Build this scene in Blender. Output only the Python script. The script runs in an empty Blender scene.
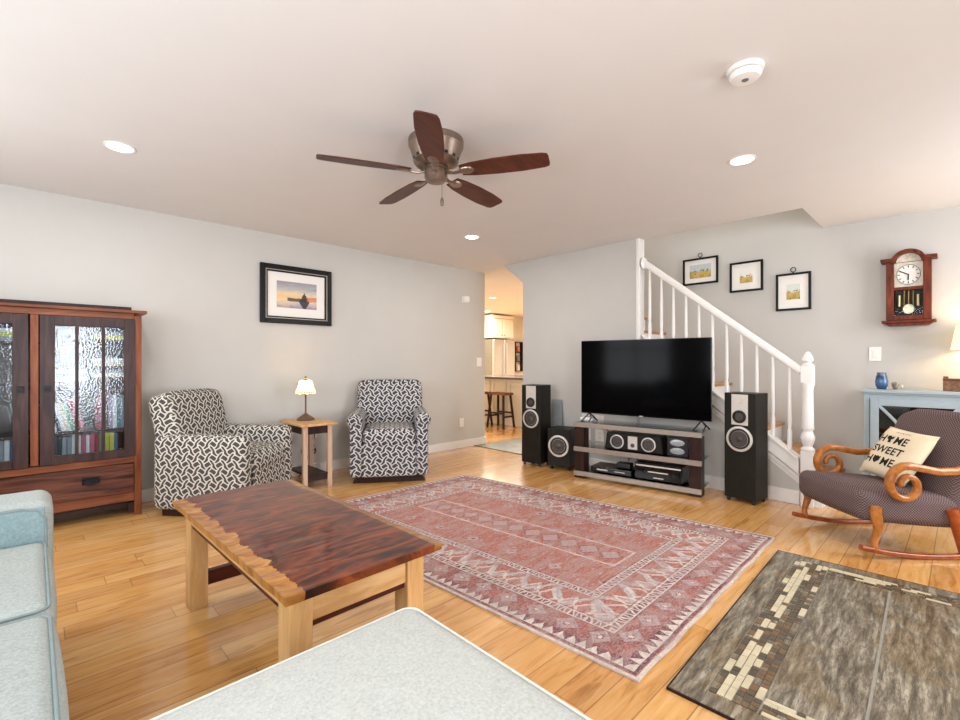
import bpy, bmesh, math, random
from mathutils import Vector, Matrix
random.seed(7)
S = bpy.context.scene
COL = S.collection
R = math.radians
PI = math.pi

# ------------------------------------------------------------ camera
cam_d = bpy.data.cameras.new('camera')
cam = bpy.data.objects.new('camera', cam_d)
COL.objects.link(cam)
cam.location = (0, 0, 1.17)
cam.rotation_euler = (R(90), 0, R(46.1 - 90))
cam_d.sensor_width = 36
cam_d.lens = 36 * 465 / 960
cam_d.shift_y = 2 / 960
cam_d.clip_start = 0.02
S.camera = cam
# ------------------------------------------------------------ world, daylight, exposure
S.view_settings.view_transform = 'Standard'
S.view_settings.look = 'None'
S.view_settings.gamma = 1
S.view_settings.use_curve_mapping = False
S.view_settings.exposure = 0.45
w = bpy.data.worlds.new('sky')
S.world = w
w.use_nodes = True
bg = w.node_tree.nodes['Background']
bg.inputs[0].default_value = (0.75, 0.87, 1.0, 1)
bg.inputs[1].default_value = 1.5


def area(name, loc, rot, sx, sy, power, col=(1, 1, 1), spread=180):
    l = bpy.data.lights.new(name, 'AREA')
    l.shape = 'RECTANGLE'
    l.size, l.size_y = sx, sy
    l.energy = power
    l.color = col
    l.spread = R(spread)
    o = bpy.data.objects.new(name, l)
    o.location = loc
    o.rotation_euler = rot
    COL.objects.link(o)
    return o


DAY = (0.93, 0.96, 1.0)
# daylight entering through the four windows behind the camera
area('daylight_patio', (0.45, -1.72, 1.25), (R(90), 0, 0), 0.9, 1.9, 75, DAY)
area('daylight_side', (4.25, -1.72, 1.45), (R(90), 0, 0), 1.2, 1.5, 60, DAY)
area('daylight_back_a', (-1.52, 0.9, 1.45), (R(90), 0, R(-90)), 1.8, 1.6, 60, DAY)
area('daylight_back_b', (-1.52, 3.2, 1.45), (R(90), 0, R(-90)), 1.4, 1.5, 32, DAY)
# warm area light facing down under the stairwell ceiling; no window built there
area('stairwell_area_light', (4.98, 2.3, 4.75), (0, 0, 0), 0.7, 2.4, 40, (1, 0.96, 0.9))


# ============================================================ helpers
def lin(h):
    h = h.lstrip('#')
    c = [int(h[i:i + 2], 16) / 255 for i in (0, 2, 4)]
    return tuple((x / 12.92 if x <= .04045 else ((x + .055) / 1.055) ** 2.4) for x in c) + (1,)


class V:
    """shader socket with arithmetic"""
    def __init__(s, nt, sock): s.nt, s.s = nt, sock

    def m(s, op, *a):
        n = s.nt.nodes.new('ShaderNodeMath'); n.operation = op
        for i, x in enumerate((s,) + a):
            if isinstance(x, V): s.nt.links.new(x.s, n.inputs[i])
            else: n.inputs[i].default_value = x
        return V(s.nt, n.outputs[0])

    def __add__(s, o): return s.m('ADD', o)
    def __sub__(s, o): return s.m('SUBTRACT', o)
    def __mul__(s, o): return s.m('MULTIPLY', o)
    def __truediv__(s, o): return s.m('DIVIDE', o)
    def __radd__(s, o): return s + o
    def __rmul__(s, o): return s * o
    def __rsub__(s, o): return (s * -1.0) + o
    def frac(s): return s.m('FRACT')
    def floor(s): return s.m('FLOOR')
    def abs(s): return s.m('ABSOLUTE')
    def lt(s, o): return s.m('LESS_THAN', o)
    def gt(s, o): return s.m('GREATER_THAN', o)
    def mn(s, o): return s.m('MINIMUM', o)
    def mx(s, o): return s.m('MAXIMUM', o)
    def inv(s): return (s * -1.0) + 1.0
    def tri(s): return ((s.frac() - 0.5).abs()) * 2.0
    def clamp(s): return s.mn(1.0).mx(0.0)
    def band(s, a, b): return s.gt(a) * s.lt(b)


class Mat:
    def __init__(s, name, rough=.5, metal=0, spec=None, coat=0, coat_rough=.1):
        s.m = bpy.data.materials.new(name); s.m.use_nodes = True
        s.nt = s.m.node_tree; s.b = s.nt.nodes['Principled BSDF']
        s.b.inputs['Roughness'].default_value = rough
        s.b.inputs['Metallic'].default_value = metal
        if spec is not None: s.b.inputs['Specular IOR Level'].default_value = spec
        s.b.inputs['Coat Weight'].default_value = coat
        s.b.inputs['Coat Roughness'].default_value = coat_rough

    def coord(s, which='Object', scale=(1, 1, 1), rot=(0, 0, 0)):
        t = s.nt.nodes.new('ShaderNodeTexCoord'); mp = s.nt.nodes.new('ShaderNodeMapping')
        mp.inputs['Scale'].default_value = scale; mp.inputs['Rotation'].default_value = rot
        s.nt.links.new(t.outputs[which], mp.inputs[0]); return mp.outputs[0]

    def xyz(s, vec):
        n = s.nt.nodes.new('ShaderNodeSeparateXYZ'); s.nt.links.new(vec, n.inputs[0])
        return [V(s.nt, o) for o in n.outputs]

    def vec(s, x, y, z=0.0):
        n = s.nt.nodes.new('ShaderNodeCombineXYZ')
        for i, a in enumerate((x, y, z)):
            if isinstance(a, V): s.nt.links.new(a.s, n.inputs[i])
            else: n.inputs[i].default_value = a
        return n.outputs[0]

    def noise(s, vec, scale=5, detail=3, rough=.5, dist=0):
        n = s.nt.nodes.new('ShaderNodeTexNoise')
        n.inputs['Scale'].default_value = scale; n.inputs['Detail'].default_value = detail
        n.inputs['Roughness'].default_value = rough; n.inputs['Distortion'].default_value = dist
        s.nt.links.new(vec, n.inputs['Vector']); return V(s.nt, n.outputs['Fac'])

    def voro(s, vec, scale=5, feature='F1', out='Distance'):
        n = s.nt.nodes.new('ShaderNodeTexVoronoi'); n.feature = feature
        n.inputs['Scale'].default_value = scale
        s.nt.links.new(vec, n.inputs['Vector']); return V(s.nt, n.outputs[out])

    def ramp(s, fac, stops, interp='LINEAR'):
        n = s.nt.nodes.new('ShaderNodeValToRGB'); r = n.color_ramp; r.interpolation = interp
        while len(r.elements) < len(stops): r.elements.new(0.5)
        for e, (p, c) in zip(r.elements, stops):
            e.position = p; e.color = lin(c) if isinstance(c, str) else c
        s.nt.links.new(fac.s, n.inputs[0]); return n.outputs[0]

    def mix(s, fac, a, b, blend='MIX'):
        n = s.nt.nodes.new('ShaderNodeMix'); n.data_type = 'RGBA'; n.blend_type = blend
        for k, x in ((0, fac), (6, a), (7, b)):
            if isinstance(x, V): s.nt.links.new(x.s, n.inputs[k])
            elif isinstance(x, str): n.inputs[k].default_value = lin(x)
            elif isinstance(x, (int, float)): n.inputs[k].default_value = x
            elif isinstance(x, tuple): n.inputs[k].default_value = x
            else: s.nt.links.new(x, n.inputs[k])
        return n.outputs[2]

    def color(s, c):
        if isinstance(c, str): s.b.inputs['Base Color'].default_value = lin(c)
        else: s.nt.links.new(c, s.b.inputs['Base Color'])
        return s

    def rough(s, v):
        s.nt.links.new(v.s, s.b.inputs['Roughness']); return s

    def bump(s, h, strength=.3, dist=.01):
        n = s.nt.nodes.new('ShaderNodeBump'); n.inputs['Strength'].default_value = strength
        n.inputs['Distance'].default_value = dist
        s.nt.links.new(h.s, n.inputs['Height']); s.nt.links.new(n.outputs[0], s.b.inputs['Normal']); return s

    def emit(s, c, k):
        s.b.inputs['Emission Color'].default_value = lin(c); s.b.inputs['Emission Strength'].default_value = k; return s


def plain(name, c, rough=.5, metal=0, var=.06, scale=30, bump=0, spec=None, coat=0):
    m = Mat(name, rough, metal, spec, coat)
    n = m.noise(m.coord(), scale, 3)
    c0 = lin(c)
    lo = tuple(x * (1 - var) for x in c0[:3]) + (1,); hi = tuple(min(1, x * (1 + var)) for x in c0[:3]) + (1,)
    m.color(m.ramp(n, [(.3, lo), (.7, hi)]))
    if bump: m.bump(n, bump, .004)
    return m.m


def wood(name, stops, scale=(1, 12, 12), ns=3, rough=.4, dist=.6, coat=0, bump=.05):
    m = Mat(name, rough, spec=.22, coat=coat)
    n = m.noise(m.coord(scale=scale), ns, 6, .6, dist)
    m.color(m.ramp(n, stops)); m.bump(n, bump, .003)
    return m.m


class MB:
    """collects shapes, then links them as ONE mesh object"""
    def __init__(s): s.bm = bmesh.new(); s.mi = 0; s.M = Matrix.Identity(4)

    def _v(s, p): return s.bm.verts.new(s.M @ Vector(p))

    def _f(s, vs):
        try:
            f = s.bm.faces.new(vs); f.material_index = s.mi; return f
        except ValueError: return None

    def box(s, c, d, rot=None):
        m = Matrix.Translation(c)
        if rot: m = m @ (Matrix.Rotation(rot[2], 4, 'Z') @ Matrix.Rotation(rot[1], 4, 'Y') @ Matrix.Rotation(rot[0], 4, 'X'))
        h = [x / 2 for x in d]
        vs = [s._v(m @ Vector((sx * h[0], sy * h[1], sz * h[2]))) for sx in (-1, 1) for sy in (-1, 1) for sz in (-1, 1)]
        for q in ((0, 1, 3, 2), (4, 6, 7, 5), (0, 4, 5, 1), (2, 3, 7, 6), (0, 2, 6, 4), (1, 5, 7, 3)): s._f([vs[i] for i in q])
        return s

    def b2(s, x0, x1, y0, y1, z0, z1): return s.box(((x0 + x1) / 2, (y0 + y1) / 2, (z0 + z1) / 2), (x1 - x0, y1 - y0, z1 - z0))

    def prism(s, poly, axis, a, b):
        def P(u, v, t): return {'x': (t, u, v), 'y': (u, t, v), 'z': (u, v, t)}[axis]
        A = [s._v(P(u, v, a)) for u, v in poly]; B = [s._v(P(u, v, b)) for u, v in poly]
        n = len(poly); s._f(A[::-1]); s._f(B)
        for i in range(n): s._f([A[i], A[(i + 1) % n], B[(i + 1) % n], B[i]])
        return s

    def lathe(s, prof, c=(0, 0, 0), n=24, M=None):
        m = Matrix.Translation(c) @ (M or Matrix.Identity(4))
        rings = []
        for r, z in prof:
            if r < 1e-5: rings.append([s._v(m @ Vector((0, 0, z)))])
            else: rings.append([s._v(m @ Vector((r * math.cos(2 * PI * i / n), r * math.sin(2 * PI * i / n), z))) for i in range(n)])
        for a, b in zip(rings, rings[1:]):
            if len(a) == 1 and len(b) == 1: continue
            for i in range(n):
                j = (i + 1) % n
                if len(a) == 1: s._f([a[0], b[i], b[j]])
                elif len(b) == 1: s._f([a[i], a[j], b[0]])
                else: s._f([a[i], a[j], b[j], b[i]])
        if len(rings[0]) > 1: s._f(rings[0][::-1])
        if len(rings[-1]) > 1: s._f(rings[-1])
        return s

    def sweep(s, pts, ra, rb=None, n=8, up=(0, 0, 1), power=1.0):
        """sweep an ellipse (ra sideways, rb along up) along pts; ra, rb numbers or lists"""
        pts = [Vector(p) for p in pts]; N = len(pts)
        ra = ra if isinstance(ra, (list, tuple)) else [ra] * N
        rb = ra if rb is None else (rb if isinstance(rb, (list, tuple)) else [rb] * N)
        up = Vector(up); rings = []
        for i, p in enumerate(pts):
            t = (pts[min(i + 1, N - 1)] - pts[max(i - 1, 0)]).normalized()
            side = t.cross(up)
            if side.length < 1e-4: side = t.cross(Vector((1, 0, 0)) if abs(t.x) < .9 else Vector((0, 1, 0)))
            side.normalize(); u2 = side.cross(t).normalized()
            ring = []
            for k in range(n):
                a = 2 * PI * (k + .5) / n; ca, sa = math.cos(a), math.sin(a)
                if power != 1: ca = math.copysign(abs(ca) ** power, ca); sa = math.copysign(abs(sa) ** power, sa)
                ring.append(s._v(p + side * ca * ra[i] + u2 * sa * rb[i]))
            rings.append(ring)
        for a, b in zip(rings, rings[1:]):
            for k in range(n): s._f([a[k], a[(k + 1) % n], b[(k + 1) % n], b[k]])
        s._f(rings[0][::-1]); s._f(rings[-1])
        return s

    def loop(s, hx, hy, r, z, c, rad, n=8):
        """closed piping along a rounded rectangle, centre c, height z"""
        P = []
        for sx, sy, a0 in ((1, 1, 0), (-1, 1, 90), (-1, -1, 180), (1, -1, 270)):
            for i in range(7):
                a = R(a0 + 15 * i); P.append(Vector((c[0] + sx * (hx - r) + r * math.cos(a), c[1] + sy * (hy - r) + r * math.sin(a), z)))
        Q = []
        for i, p in enumerate(P):
            Q.append(p); q = P[(i + 1) % len(P)]
            if (q - p).length > .1: Q += [p.lerp(q, k / 6) for k in range(1, 6)]
        rings = []; N = len(Q)
        for i, p in enumerate(Q):
            t = (Q[(i + 1) % N] - Q[i - 1]).normalized(); sd = t.cross(Vector((0, 0, 1))).normalized()
            rings.append([s._v(p + sd * math.cos(2 * PI * k / n) * rad + Vector((0, 0, rad * math.sin(2 * PI * k / n)))) for k in range(n)])
        for i in range(N):
            a, b = rings[i], rings[(i + 1) % N]
            for k in range(n): s._f([a[k], a[(k + 1) % n], b[(k + 1) % n], b[k]])
        return s

    def cyl(s, a, b, r, r2=None, n=16): return s.sweep([a, b], [r, r if r2 is None else r2], n=n)

    def cushion(s, c, d, r, bulge=(0, 0, 0), n=5, M=None, fn=None):
        h = [x / 2 for x in d]; r = min(r, min(h) * .999)
        m = Matrix.Translation(c) @ (M or Matrix.Identity(4))
        T = [math.tan(R(a)) for a in (45, 31, 16)]

        def ax(k):
            i = k - r
            lo = [-(i + r * t) for t in T]
            mid = [-i + 2 * i * q / n for q in range(n + 1)]
            return lo + mid + [-x for x in lo[::-1]]
        A = [ax(k) for k in h]; cache = {}

        def vert(p):
            key = tuple(round(x, 5) for x in p)
            if key in cache: return cache[key]
            inner = Vector([max(-(h[k] - r), min(h[k] - r, p[k])) for k in range(3)])
            dv = Vector(p) - inner
            q = inner + (dv.normalized() * r if dv.length > 1e-7 else dv)
            u = [p[k] / h[k] for k in range(3)]
            for k in range(3):
                o = [u[j] for j in range(3) if j != k]
                q[k] += bulge[k] * u[k] * (1 - o[0] ** 2) * (1 - o[1] ** 2)
            if fn: q = fn(q)
            cache[key] = s._v(m @ q); return cache[key]
        for k in range(3):
            a, b = [j for j in range(3) if j != k]
            for sg in (-1, 1):
                for i in range(len(A[a]) - 1):
                    for j in range(len(A[b]) - 1):
                        quad = []
                        for (ii, jj) in ((i, j), (i + 1, j), (i + 1, j + 1), (i, j + 1)):
                            p = [0, 0, 0]; p[k] = sg * h[k]; p[a] = A[a][ii]; p[b] = A[b][jj]
                            quad.append(vert(p))
                        s._f(quad)
        return s

    def build(s, name, mat, parent=None, bevel=0, seg=2, smooth=None, uv=False):
        bm = s.bm
        bmesh.ops.recalc_face_normals(bm, faces=bm.faces[:])
        if uv:
            L = bm.loops.layers.uv.new('UVMap')
            for f in bm.faces:
                n = f.normal; k = max(range(3), key=lambda i: abs(n[i]))
                a, b = {0: (1, 2), 1: (0, 2), 2: (0, 1)}[k]
                for l in f.loops: l[L].uv = (l.vert.co[a], l.vert.co[b])
        me = bpy.data.meshes.new(name); bm.to_mesh(me); bm.free()
        for x in (mat if isinstance(mat, (list, tuple)) else [mat]): me.materials.append(x)
        if smooth is not None:
            for p in me.polygons: p.use_smooth = True
            me.set_sharp_from_angle(angle=R(smooth))
        o = bpy.data.objects.new(name, me); COL.objects.link(o)
        if parent: o.parent = parent
        if bevel:
            b = o.modifiers.new('bevel', 'BEVEL'); b.width = bevel; b.segments = seg
            b.limit_method = 'ANGLE'; b.angle_limit = R(40); b.harden_normals = False
        return o


def tag(o, label, cat, group=None):
    o['label'] = label; o['category'] = cat
    if group: o['group'] = group
    return o


def thing(name, label, cat, loc=(0, 0, 0), rz=0, group=None):
    o = bpy.data.objects.new(name, None); COL.objects.link(o)
    o.empty_display_size = .1
    o.location = loc; o.rotation_euler = (0, 0, R(rz))
    return tag(o, label, cat, group)


def struct(name, mb, mat, **k):
    o = mb.build(name, mat, **k); o['kind'] = 'structure'; return o


def rrect(w, h, r, n=6, x0=0, z0=0, corners=(1, 1, 1, 1)):
    """rounded rectangle polygon centred on x0, from z0 up; corners: bl br tr tl"""
    pts = []
    for k, (sx, sz, a0) in enumerate(((-1, 0, 180), (1, 0, 270), (1, 1, 0), (-1, 1, 90))):
        rr = r * corners[k] if corners[k] else 0.0005
        cx = x0 + sx * (w / 2 - rr); cz = z0 + (h - rr if sz else rr)
        for i in range(n + 1):
            a = R(a0 + 90 * i / n); pts.append((cx + rr * math.cos(a), cz + rr * math.sin(a)))
    return pts


# ============================================================ materials
def m_floor():
    m = Mat('maple_planks', .22, coat=.5, coat_rough=.08)
    c = m.coord()
    x, y, z = m.xyz(c)
    Wd, Ln = .125, 1.25
    row = (y / Wd).floor()
    off = ((row * 12.9898).m('SINE') * 43758.5).frac()
    u = x / Ln + off * 3.0
    cell = u.floor()
    rnd = (((row * 7.13 + cell * 3.71).m('SINE')) * 9731.17).frac()
    rnd2 = (((row * 3.31 + cell * 9.17).m('SINE')) * 5127.31).frac()
    gx = m.vec(x * 1.4 + rnd * 31.0, y * 12.0 + rnd2 * 17.0, 0.0)
    g = m.noise(gx, 2.4, 5, .62, .9)
    g2 = m.noise(m.vec(x * .7 + rnd2 * 11.0, y * 5.0 + rnd * 7.0, 0.0), 1.6, 3, .5, .3)
    base = m.ramp(rnd, [(0, '#b8793c'), (.3, '#cf954f'), (.6, '#d9a25c'), (.85, '#dfb176'), (1, '#bf8448')])
    grain = m.ramp(g, [(.3, '#8f5a2b'), (.46, '#d9a25d'), (.75, '#efcb95')])
    col = m.mix(.45, base, grain)
    col = m.mix(g2.gt(.66) * .35, col, '#8f5a2c')
    fy = (y / Wd).frac(); fx = u.frac()
    line = fy.lt(.022).mx(fy.gt(.985)).mx(fx.lt(.003))
    col = m.mix(line * .55, col, '#6e431f')
    m.color(col)
    m.bump(line.inv(), .12, .002)
    return m.m


def m_fabric_trellis(name, dark, light, P=.09):
    m = Mat(name, .9, spec=.15)
    u, v, _ = m.xyz(m.coord('UV'))
    q = 1.13
    x = u / P; y = v / (P * q)

    def bar(cx, cy, ang, hl, ht):
        dx = (x - cx + .5).frac() - .5; dy = ((y - cy + .5).frac() - .5) * q
        c, s_ = math.cos(R(ang)), math.sin(R(ang))
        a_ = (dx * c + dy * s_).abs() - hl; b_ = (dy * c - dx * s_).abs() - ht
        return a_.mx(b_)
    A = bar(0.0, 0.0, -32, .25, .13); B = bar(.5, -.5, 32, .25, .13); G = []
    for sx, cx, cy in ((1, .07, -.5), (-1, .43, 0.0)):
        g = bar(cx, cy, -74 * sx, .2, .075)
        for k in (1, -1): g = g.mn(bar(cx + k * .17 * sx, cy - k * .255 / q, -38 * sx, .2, .065))
        G.append(g)
    # light lines run where two neighbouring motifs are equally near
    lo1, hi1, lo2, hi2 = A.mn(B), A.mx(B), G[0].mn(G[1]), G[0].mx(G[1])
    line = (lo1.mx(lo2).mn(hi1.mn(hi2)) - lo1.mn(lo2)).lt(.088)
    nz = m.noise(m.coord('UV'), 400, 2)
    col = m.mix(line, dark, light)
    col = m.mix(nz * .25, col, '#8a8680')
    m.color(col); m.bump(line + nz * .4, .25, .003)
    return m.m


def m_rug():
    m = Mat('distressed_oriental_pile', .95, spec=.1)
    x, y, _ = m.xyz(m.coord('UV'))
    Wd, Ln = 1.86, 2.73
    dx = x.mn(Wd - x); dy = y.mn(Ln - y)
    d = dx.mn(dy)
    isx = dx.lt(dy)
    t = isx * y + isx.inv() * x          # runs along the border
    t = t + (m.noise(m.coord('UV'), 9, 2) - .5) * .07
    n1 = m.noise(m.coord('UV', (3, 30, 1)), 3, 4, .6)
    n2 = m.noise(m.coord('UV'), 60, 3, .7)
    n3 = m.noise(m.coord('UV'), 7, 4, .6)
    red = m.ramp(n1, [(.3, '#7a5054'), (.45, '#a3655c'), (.6, '#b4715c'), (.75, '#8f5d5c')])
    plum = m.ramp(n3, [(.35, '#5d3a46'), (.65, '#86545a')])
    grey = m.ramp(n2, [(.3, '#8f8a92'), (.6, '#c3bcbb')])
    cream = m.ramp(n2, [(.3, '#c0b3ab'), (.65, '#e0d8cc')])
    # field: red with streaks and scattered grey rosettes
    ux = (x / .235).frac() - .5; uy = (y / .31).frac() - .5
    ros = (ux.abs() * .235 + uy.abs() * .31)
    wob = (n2 - .5) * .08 + (n3 - .5) * .03
    col = m.mix((ros + wob).band(.02, .045) * n3.gt(.44) * .7, red, grey)
    col = m.mix((ros + wob).lt(.018), col, plum)
    col = m.mix((m.noise(m.coord('UV', (1.5, 10, 1)), 9, 3).gt(.6)) * .45, col, grey)
    vor = m.voro(m.coord('UV', (1, 1.7, 1)), 17); vor2 = m.voro(m.coord('UV', (1.5, 1, 1)), 34)
    col = m.mix(vor.lt(.2) * n3.gt(.5) * .7, col, grey)
    col = m.mix(vor2.band(.28, .36) * .3, col, plum)
    # central medallion panel, outlined in cream, running along the rug
    cx = (x - Wd / 2).abs(); cy = (y - Ln / 2).abs()
    inpan = cx.lt(.13) * cy.lt(.83)
    pz = (cx * 6.0 + (y / .14).tri() * .5 + wob * 4).frac()
    pcol = m.mix(pz.lt(.5), red, grey)
    pcol = m.mix(pz.band(.42, .55), pcol, plum)
    col = m.mix(inpan * .5, col, pcol)
    pl = (cx - .125).abs().lt(.007) * cy.lt(.83)
    pl = pl.mx((cy - .825).abs().lt(.007) * cx.lt(.13))
    col = m.mix(pl * .75, col, cream)
    # inner guard, main border, outer guard, reciprocal edge
    zig = (t / .052).tri()
    g1 = d.band(.42, .465)
    col = m.mix(g1, col, m.mix(((t / .04).tri() + (d - .44) * 14.0 + wob * 6).band(.35, .75), plum, cream))
    mb = d.band(.255, .42)
    q = ((t / .21).tri() * .16 + .255)
    st = (((d - q) * 26.0).floor() / 26.0 + ((t / .035).floor() * .35).frac() * .02)
    key = (st + wob * .4).abs().lt(.03)
    bcol = m.mix(key, red, grey)
    key2 = ((t / .105 + .25).tri() * .09 - (d - .29).abs() + wob * .3).band(.0, .03)
    bcol = m.mix(key2 * .85, bcol, cream)
    bcol = m.mix(n3.gt(.6) * .5, bcol, plum)
    col = m.mix(mb, col, bcol)
    g2 = d.band(.21, .255)
    col = m.mix(g2, col, m.mix(((t / .045).tri() + (d - .23) * 12.0 + wob * 6).band(.35, .75), plum, cream))
    ob = d.band(.085, .21)
    oq = (((t / .16).frac() - .5).abs() * .16 + (d - .148).abs() + wob * .5)
    ocol = m.mix(oq.band(.022, .055) * (n2 * 1.2).clamp(), m.mix(.45, red, plum), grey)
    ocol = m.mix(oq.lt(.014), ocol, cream)
    ocol = m.mix(vor2.lt(.16) * .6, ocol, grey); ocol = m.mix(n3.gt(.55) * .6, ocol, red)
    col = m.mix(ob, col, ocol)
    for lo in (.207, .25, .417, .46): col = m.mix(d.band(lo, lo + .008) * .8, col, cream)
    for lo in (.2, .263, .41, .473): col = m.mix(d.band(lo, lo + .006) * .7, col, plum)
    tri = d.band(.035, .085)
    col = m.mix(tri, col, m.mix(((d - .035) / .05 + wob * 3).gt(zig), cream, plum))
    col = m.mix(d.band(.02, .035), col, plum)
    col = m.mix(d.lt(.014), col, cream)
    # worn patches
    wear = m.noise(m.coord('UV', (1, 2.2, 1)), 5, 6, .75)
    col = m.mix(n1 * .22, col, '#8f7476')
    col = m.mix(wear.band(.5, .8) * .45, col, '#a8938f')
    col = m.mix(m.noise(m.coord('UV', (30, 110, 1)), 2, 2).gt(.56) * .3, col, '#cbbab3')
    m.color(col); m.bump(n2, .4, .004)
    return m.m


def m_slate():
    m = Mat('slate_look_tile', .32)
    c = m.coord(scale=(1.3, 8.5, 1), rot=(0, 0, R(64)))
    n = m.noise(c, 4, 8, .66, .35); n2 = m.noise(m.coord(), 2.2, 3)
    n3 = m.noise(c, 9, 5, .7, .3)
    a = m.ramp(n, [(.3, '#2e2922'), (.43, '#665d4e'), (.55, '#8d8472'), (.68, '#b3ab99')])
    col = m.mix(n2.gt(.56) * .35, a, '#7c6238')
    col = m.mix(n3.band(.52, .6) * .45, col, '#37302a')
    m.color(col); m.bump(n + n3 * .5, .35, .006)
    return m.m


def m_burl():
    m = Mat('carved_burl_top', .3, spec=.3, coat=.22, coat_rough=.05)
    c = m.coord()
    x, y, z = m.xyz(c)
    n = m.noise(m.coord(scale=(1.2, 4.6, 1)), 3.6, 6, .62, 1.5)
    n2 = m.noise(m.coord(), 14, 4, .6, .5)
    dark = m.ramp(n, [(.3, '#1f0c09'), (.42, '#40190f'), (.54, '#6a2e17'), (.66, '#85421f'), (.8, '#4a1f12')])
    dark = m.mix(n2.gt(.62) * .4, dark, '#2a1210')
    light = m.ramp(m.noise(m.coord(scale=(3, 12, 1)), 3, 5, .6, .8), [(.3, '#75451d'), (.5, '#a06a30'), (.7, '#c28c49')])
    wob = m.noise(m.vec(0.0, y * 1.0, 0.0), 9, 3, .6) * .12
    l1 = (x * -1.0 - .295 + .085 + wob).gt(.088)       # left rim (at -x)
    l2 = (x - .295 + .02 + wob * .35).gt(.0)
    l3 = (y * -1.0 - .62 + (m.noise(m.vec(x, 0.0, 0.0), 8, 3) * .06)).gt(.055) * x.lt(-.05)
    col = m.mix(l1.mx(l2 * .7), dark, light)
    m.color(col); m.bump(n2 + n, .12, .004)
    return m.m


def m_glass(name='seeded_glass', gl=.16, tint=(.95, .98, 1, 1), bump=0.0, ior=1.45):
    m = bpy.data.materials.new(name); m.use_nodes = True; nt = m.node_tree
    nt.nodes.clear()
    out = nt.nodes.new('ShaderNodeOutputMaterial'); mx = nt.nodes.new('ShaderNodeMixShader')
    tr = nt.nodes.new('ShaderNodeBsdfTransparent'); g = nt.nodes.new('ShaderNodeBsdfGlossy')
    tr.inputs[0].default_value = tint; g.inputs['Roughness'].default_value = .03
    fr = nt.nodes.new('ShaderNodeFresnel'); fr.inputs[0].default_value = ior
    ad = nt.nodes.new('ShaderNodeMath'); ad.operation = 'ADD'; ad.inputs[1].default_value = gl
    nt.links.new(fr.outputs[0], ad.inputs[0]); nt.links.new(ad.outputs[0], mx.inputs[0])
    nt.links.new(tr.outputs[0], mx.inputs[1]); nt.links.new(g.outputs[0], mx.inputs[2]); nt.links.new(mx.outputs[0], out.inputs[0])
    if bump:
        tc = nt.nodes.new('ShaderNodeTexCoord'); nz = nt.nodes.new('ShaderNodeTexVoronoi'); nz.inputs['Scale'].default_value = 75
        b = nt.nodes.new('ShaderNodeBump'); b.inputs['Strength'].default_value = bump; b.inputs['Distance'].default_value = .004
        nt.links.new(tc.outputs['Object'], nz.inputs['Vector']); nt.links.new(nz.outputs['Distance'], b.inputs['Height'])
        nt.links.new(b.outputs[0], g.inputs['Normal'])
    return m


def m_sofa(name, c1, c2):
    m = Mat(name, .95, spec=.15)
    n = m.noise(m.coord(), 130, 4, .7); n2 = m.noise(m.coord(), 22, 3)
    m.color(m.mix(n2 * .5, m.ramp(n, [(.3, c1), (.7, c2)]), c2)); m.bump(n, .5, .004)
    return m.m


def m_rocker():
    m = Mat('burgundy_weave', .85, spec=.2)
    x, y, z = m.xyz(m.coord('UV'))
    p = ((x / .016).tri() - .5) * ((y / .016).tri() - .5)
    col = m.mix(p.gt(0.0), '#47373a', '#796763')
    m.color(col); m.bump(p, .3, .003)
    return m.m


FLOOR = m_floor()
WALLM = plain('wall_paint_greige', '#c0bdb8', .75, var=.015, scale=4)
CEILM = plain('ceiling_paint', '#dbd7d4', .85, var=.01, scale=4)
WHITE = plain('white_trim_paint', '#e6e3df', .4, var=.015)
CREAM = plain('cream_kitchen_paint', '#e4dac8', .6, var=.02)
PLASTIC = plain('white_plastic', '#e8e6e2', .45, var=.01)
CHERRY = wood('cherry_wood', [(.3, '#5a2c18'), (.5, '#784126'), (.7, '#8f5433')], (9, 9, 1), 3, .38)
CHERRYH = wood('cherry_wood_rail', [(.3, '#54291a'), (.5, '#704028'), (.7, '#8a5234')], (1, 9, 9), 3, .38)
WALNUT = wood('dark_walnut', [(.3, '#241818'), (.5, '#382726'), (.7, '#4c3531')], (9, 9, 1), 3, .36)
EBONY = wood('streaked_drawer_wood', [(.32, '#1e1210'), (.46, '#4a2a20'), (.6, '#6b4030'), (.75, '#2c1b18')], (1, 6, 14), 2.4, .36)
BOOKBACK = plain('cabinet_inside', '#4a4240', .7)
IRON = plain('black_iron', '#17171a', .35, .6)
DARKWOOD = wood('espresso_wood', [(.3, '#1c100d'), (.7, '#38201a')], (9, 9, 1), 3, .35)
MAPLE = wood('maple_legs', [(.3, '#b98a55'), (.5, '#cda06a'), (.7, '#dcb584')], (8, 8, 1), 3, .4)
MAPLEH = wood('maple_rail', [(.3, '#b98a55'), (.5, '#cda06a'), (.7, '#dcb584')], (1.5, 8, 8), 3, .4)
MAHOG = wood('dark_mahogany', [(.3, '#32140f'), (.7, '#55231a')], (1, 9, 9), 3, .35)
OAK = wood('golden_oak', [(.3, '#8a4c1c'), (.5, '#a8652a'), (.7, '#bd7b3a')], (5, 5, 5), 4, .3, coat=.4)
OAKR = wood('red_oak_rocker', [(.3, '#7c3413'), (.5, '#96461c'), (.7, '#ad5c2a')], (5, 5, 5), 4, .3, coat=.4)
CLOCKW = wood('red_cherry_clock', [(.3, '#3c160a'), (.5, '#612611'), (.7, '#7d3a1b')], (7, 7, 1.5), 4, .45)
TREADW = wood('oak_tread', [(.3, '#8a5a35'), (.7, '#b98a5c')], (1, 9, 9), 3, .35)
TRELL_A = m_fabric_trellis('charcoal_trellis_fabric', '#3a3838', '#d2cdc3', .09)
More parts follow.
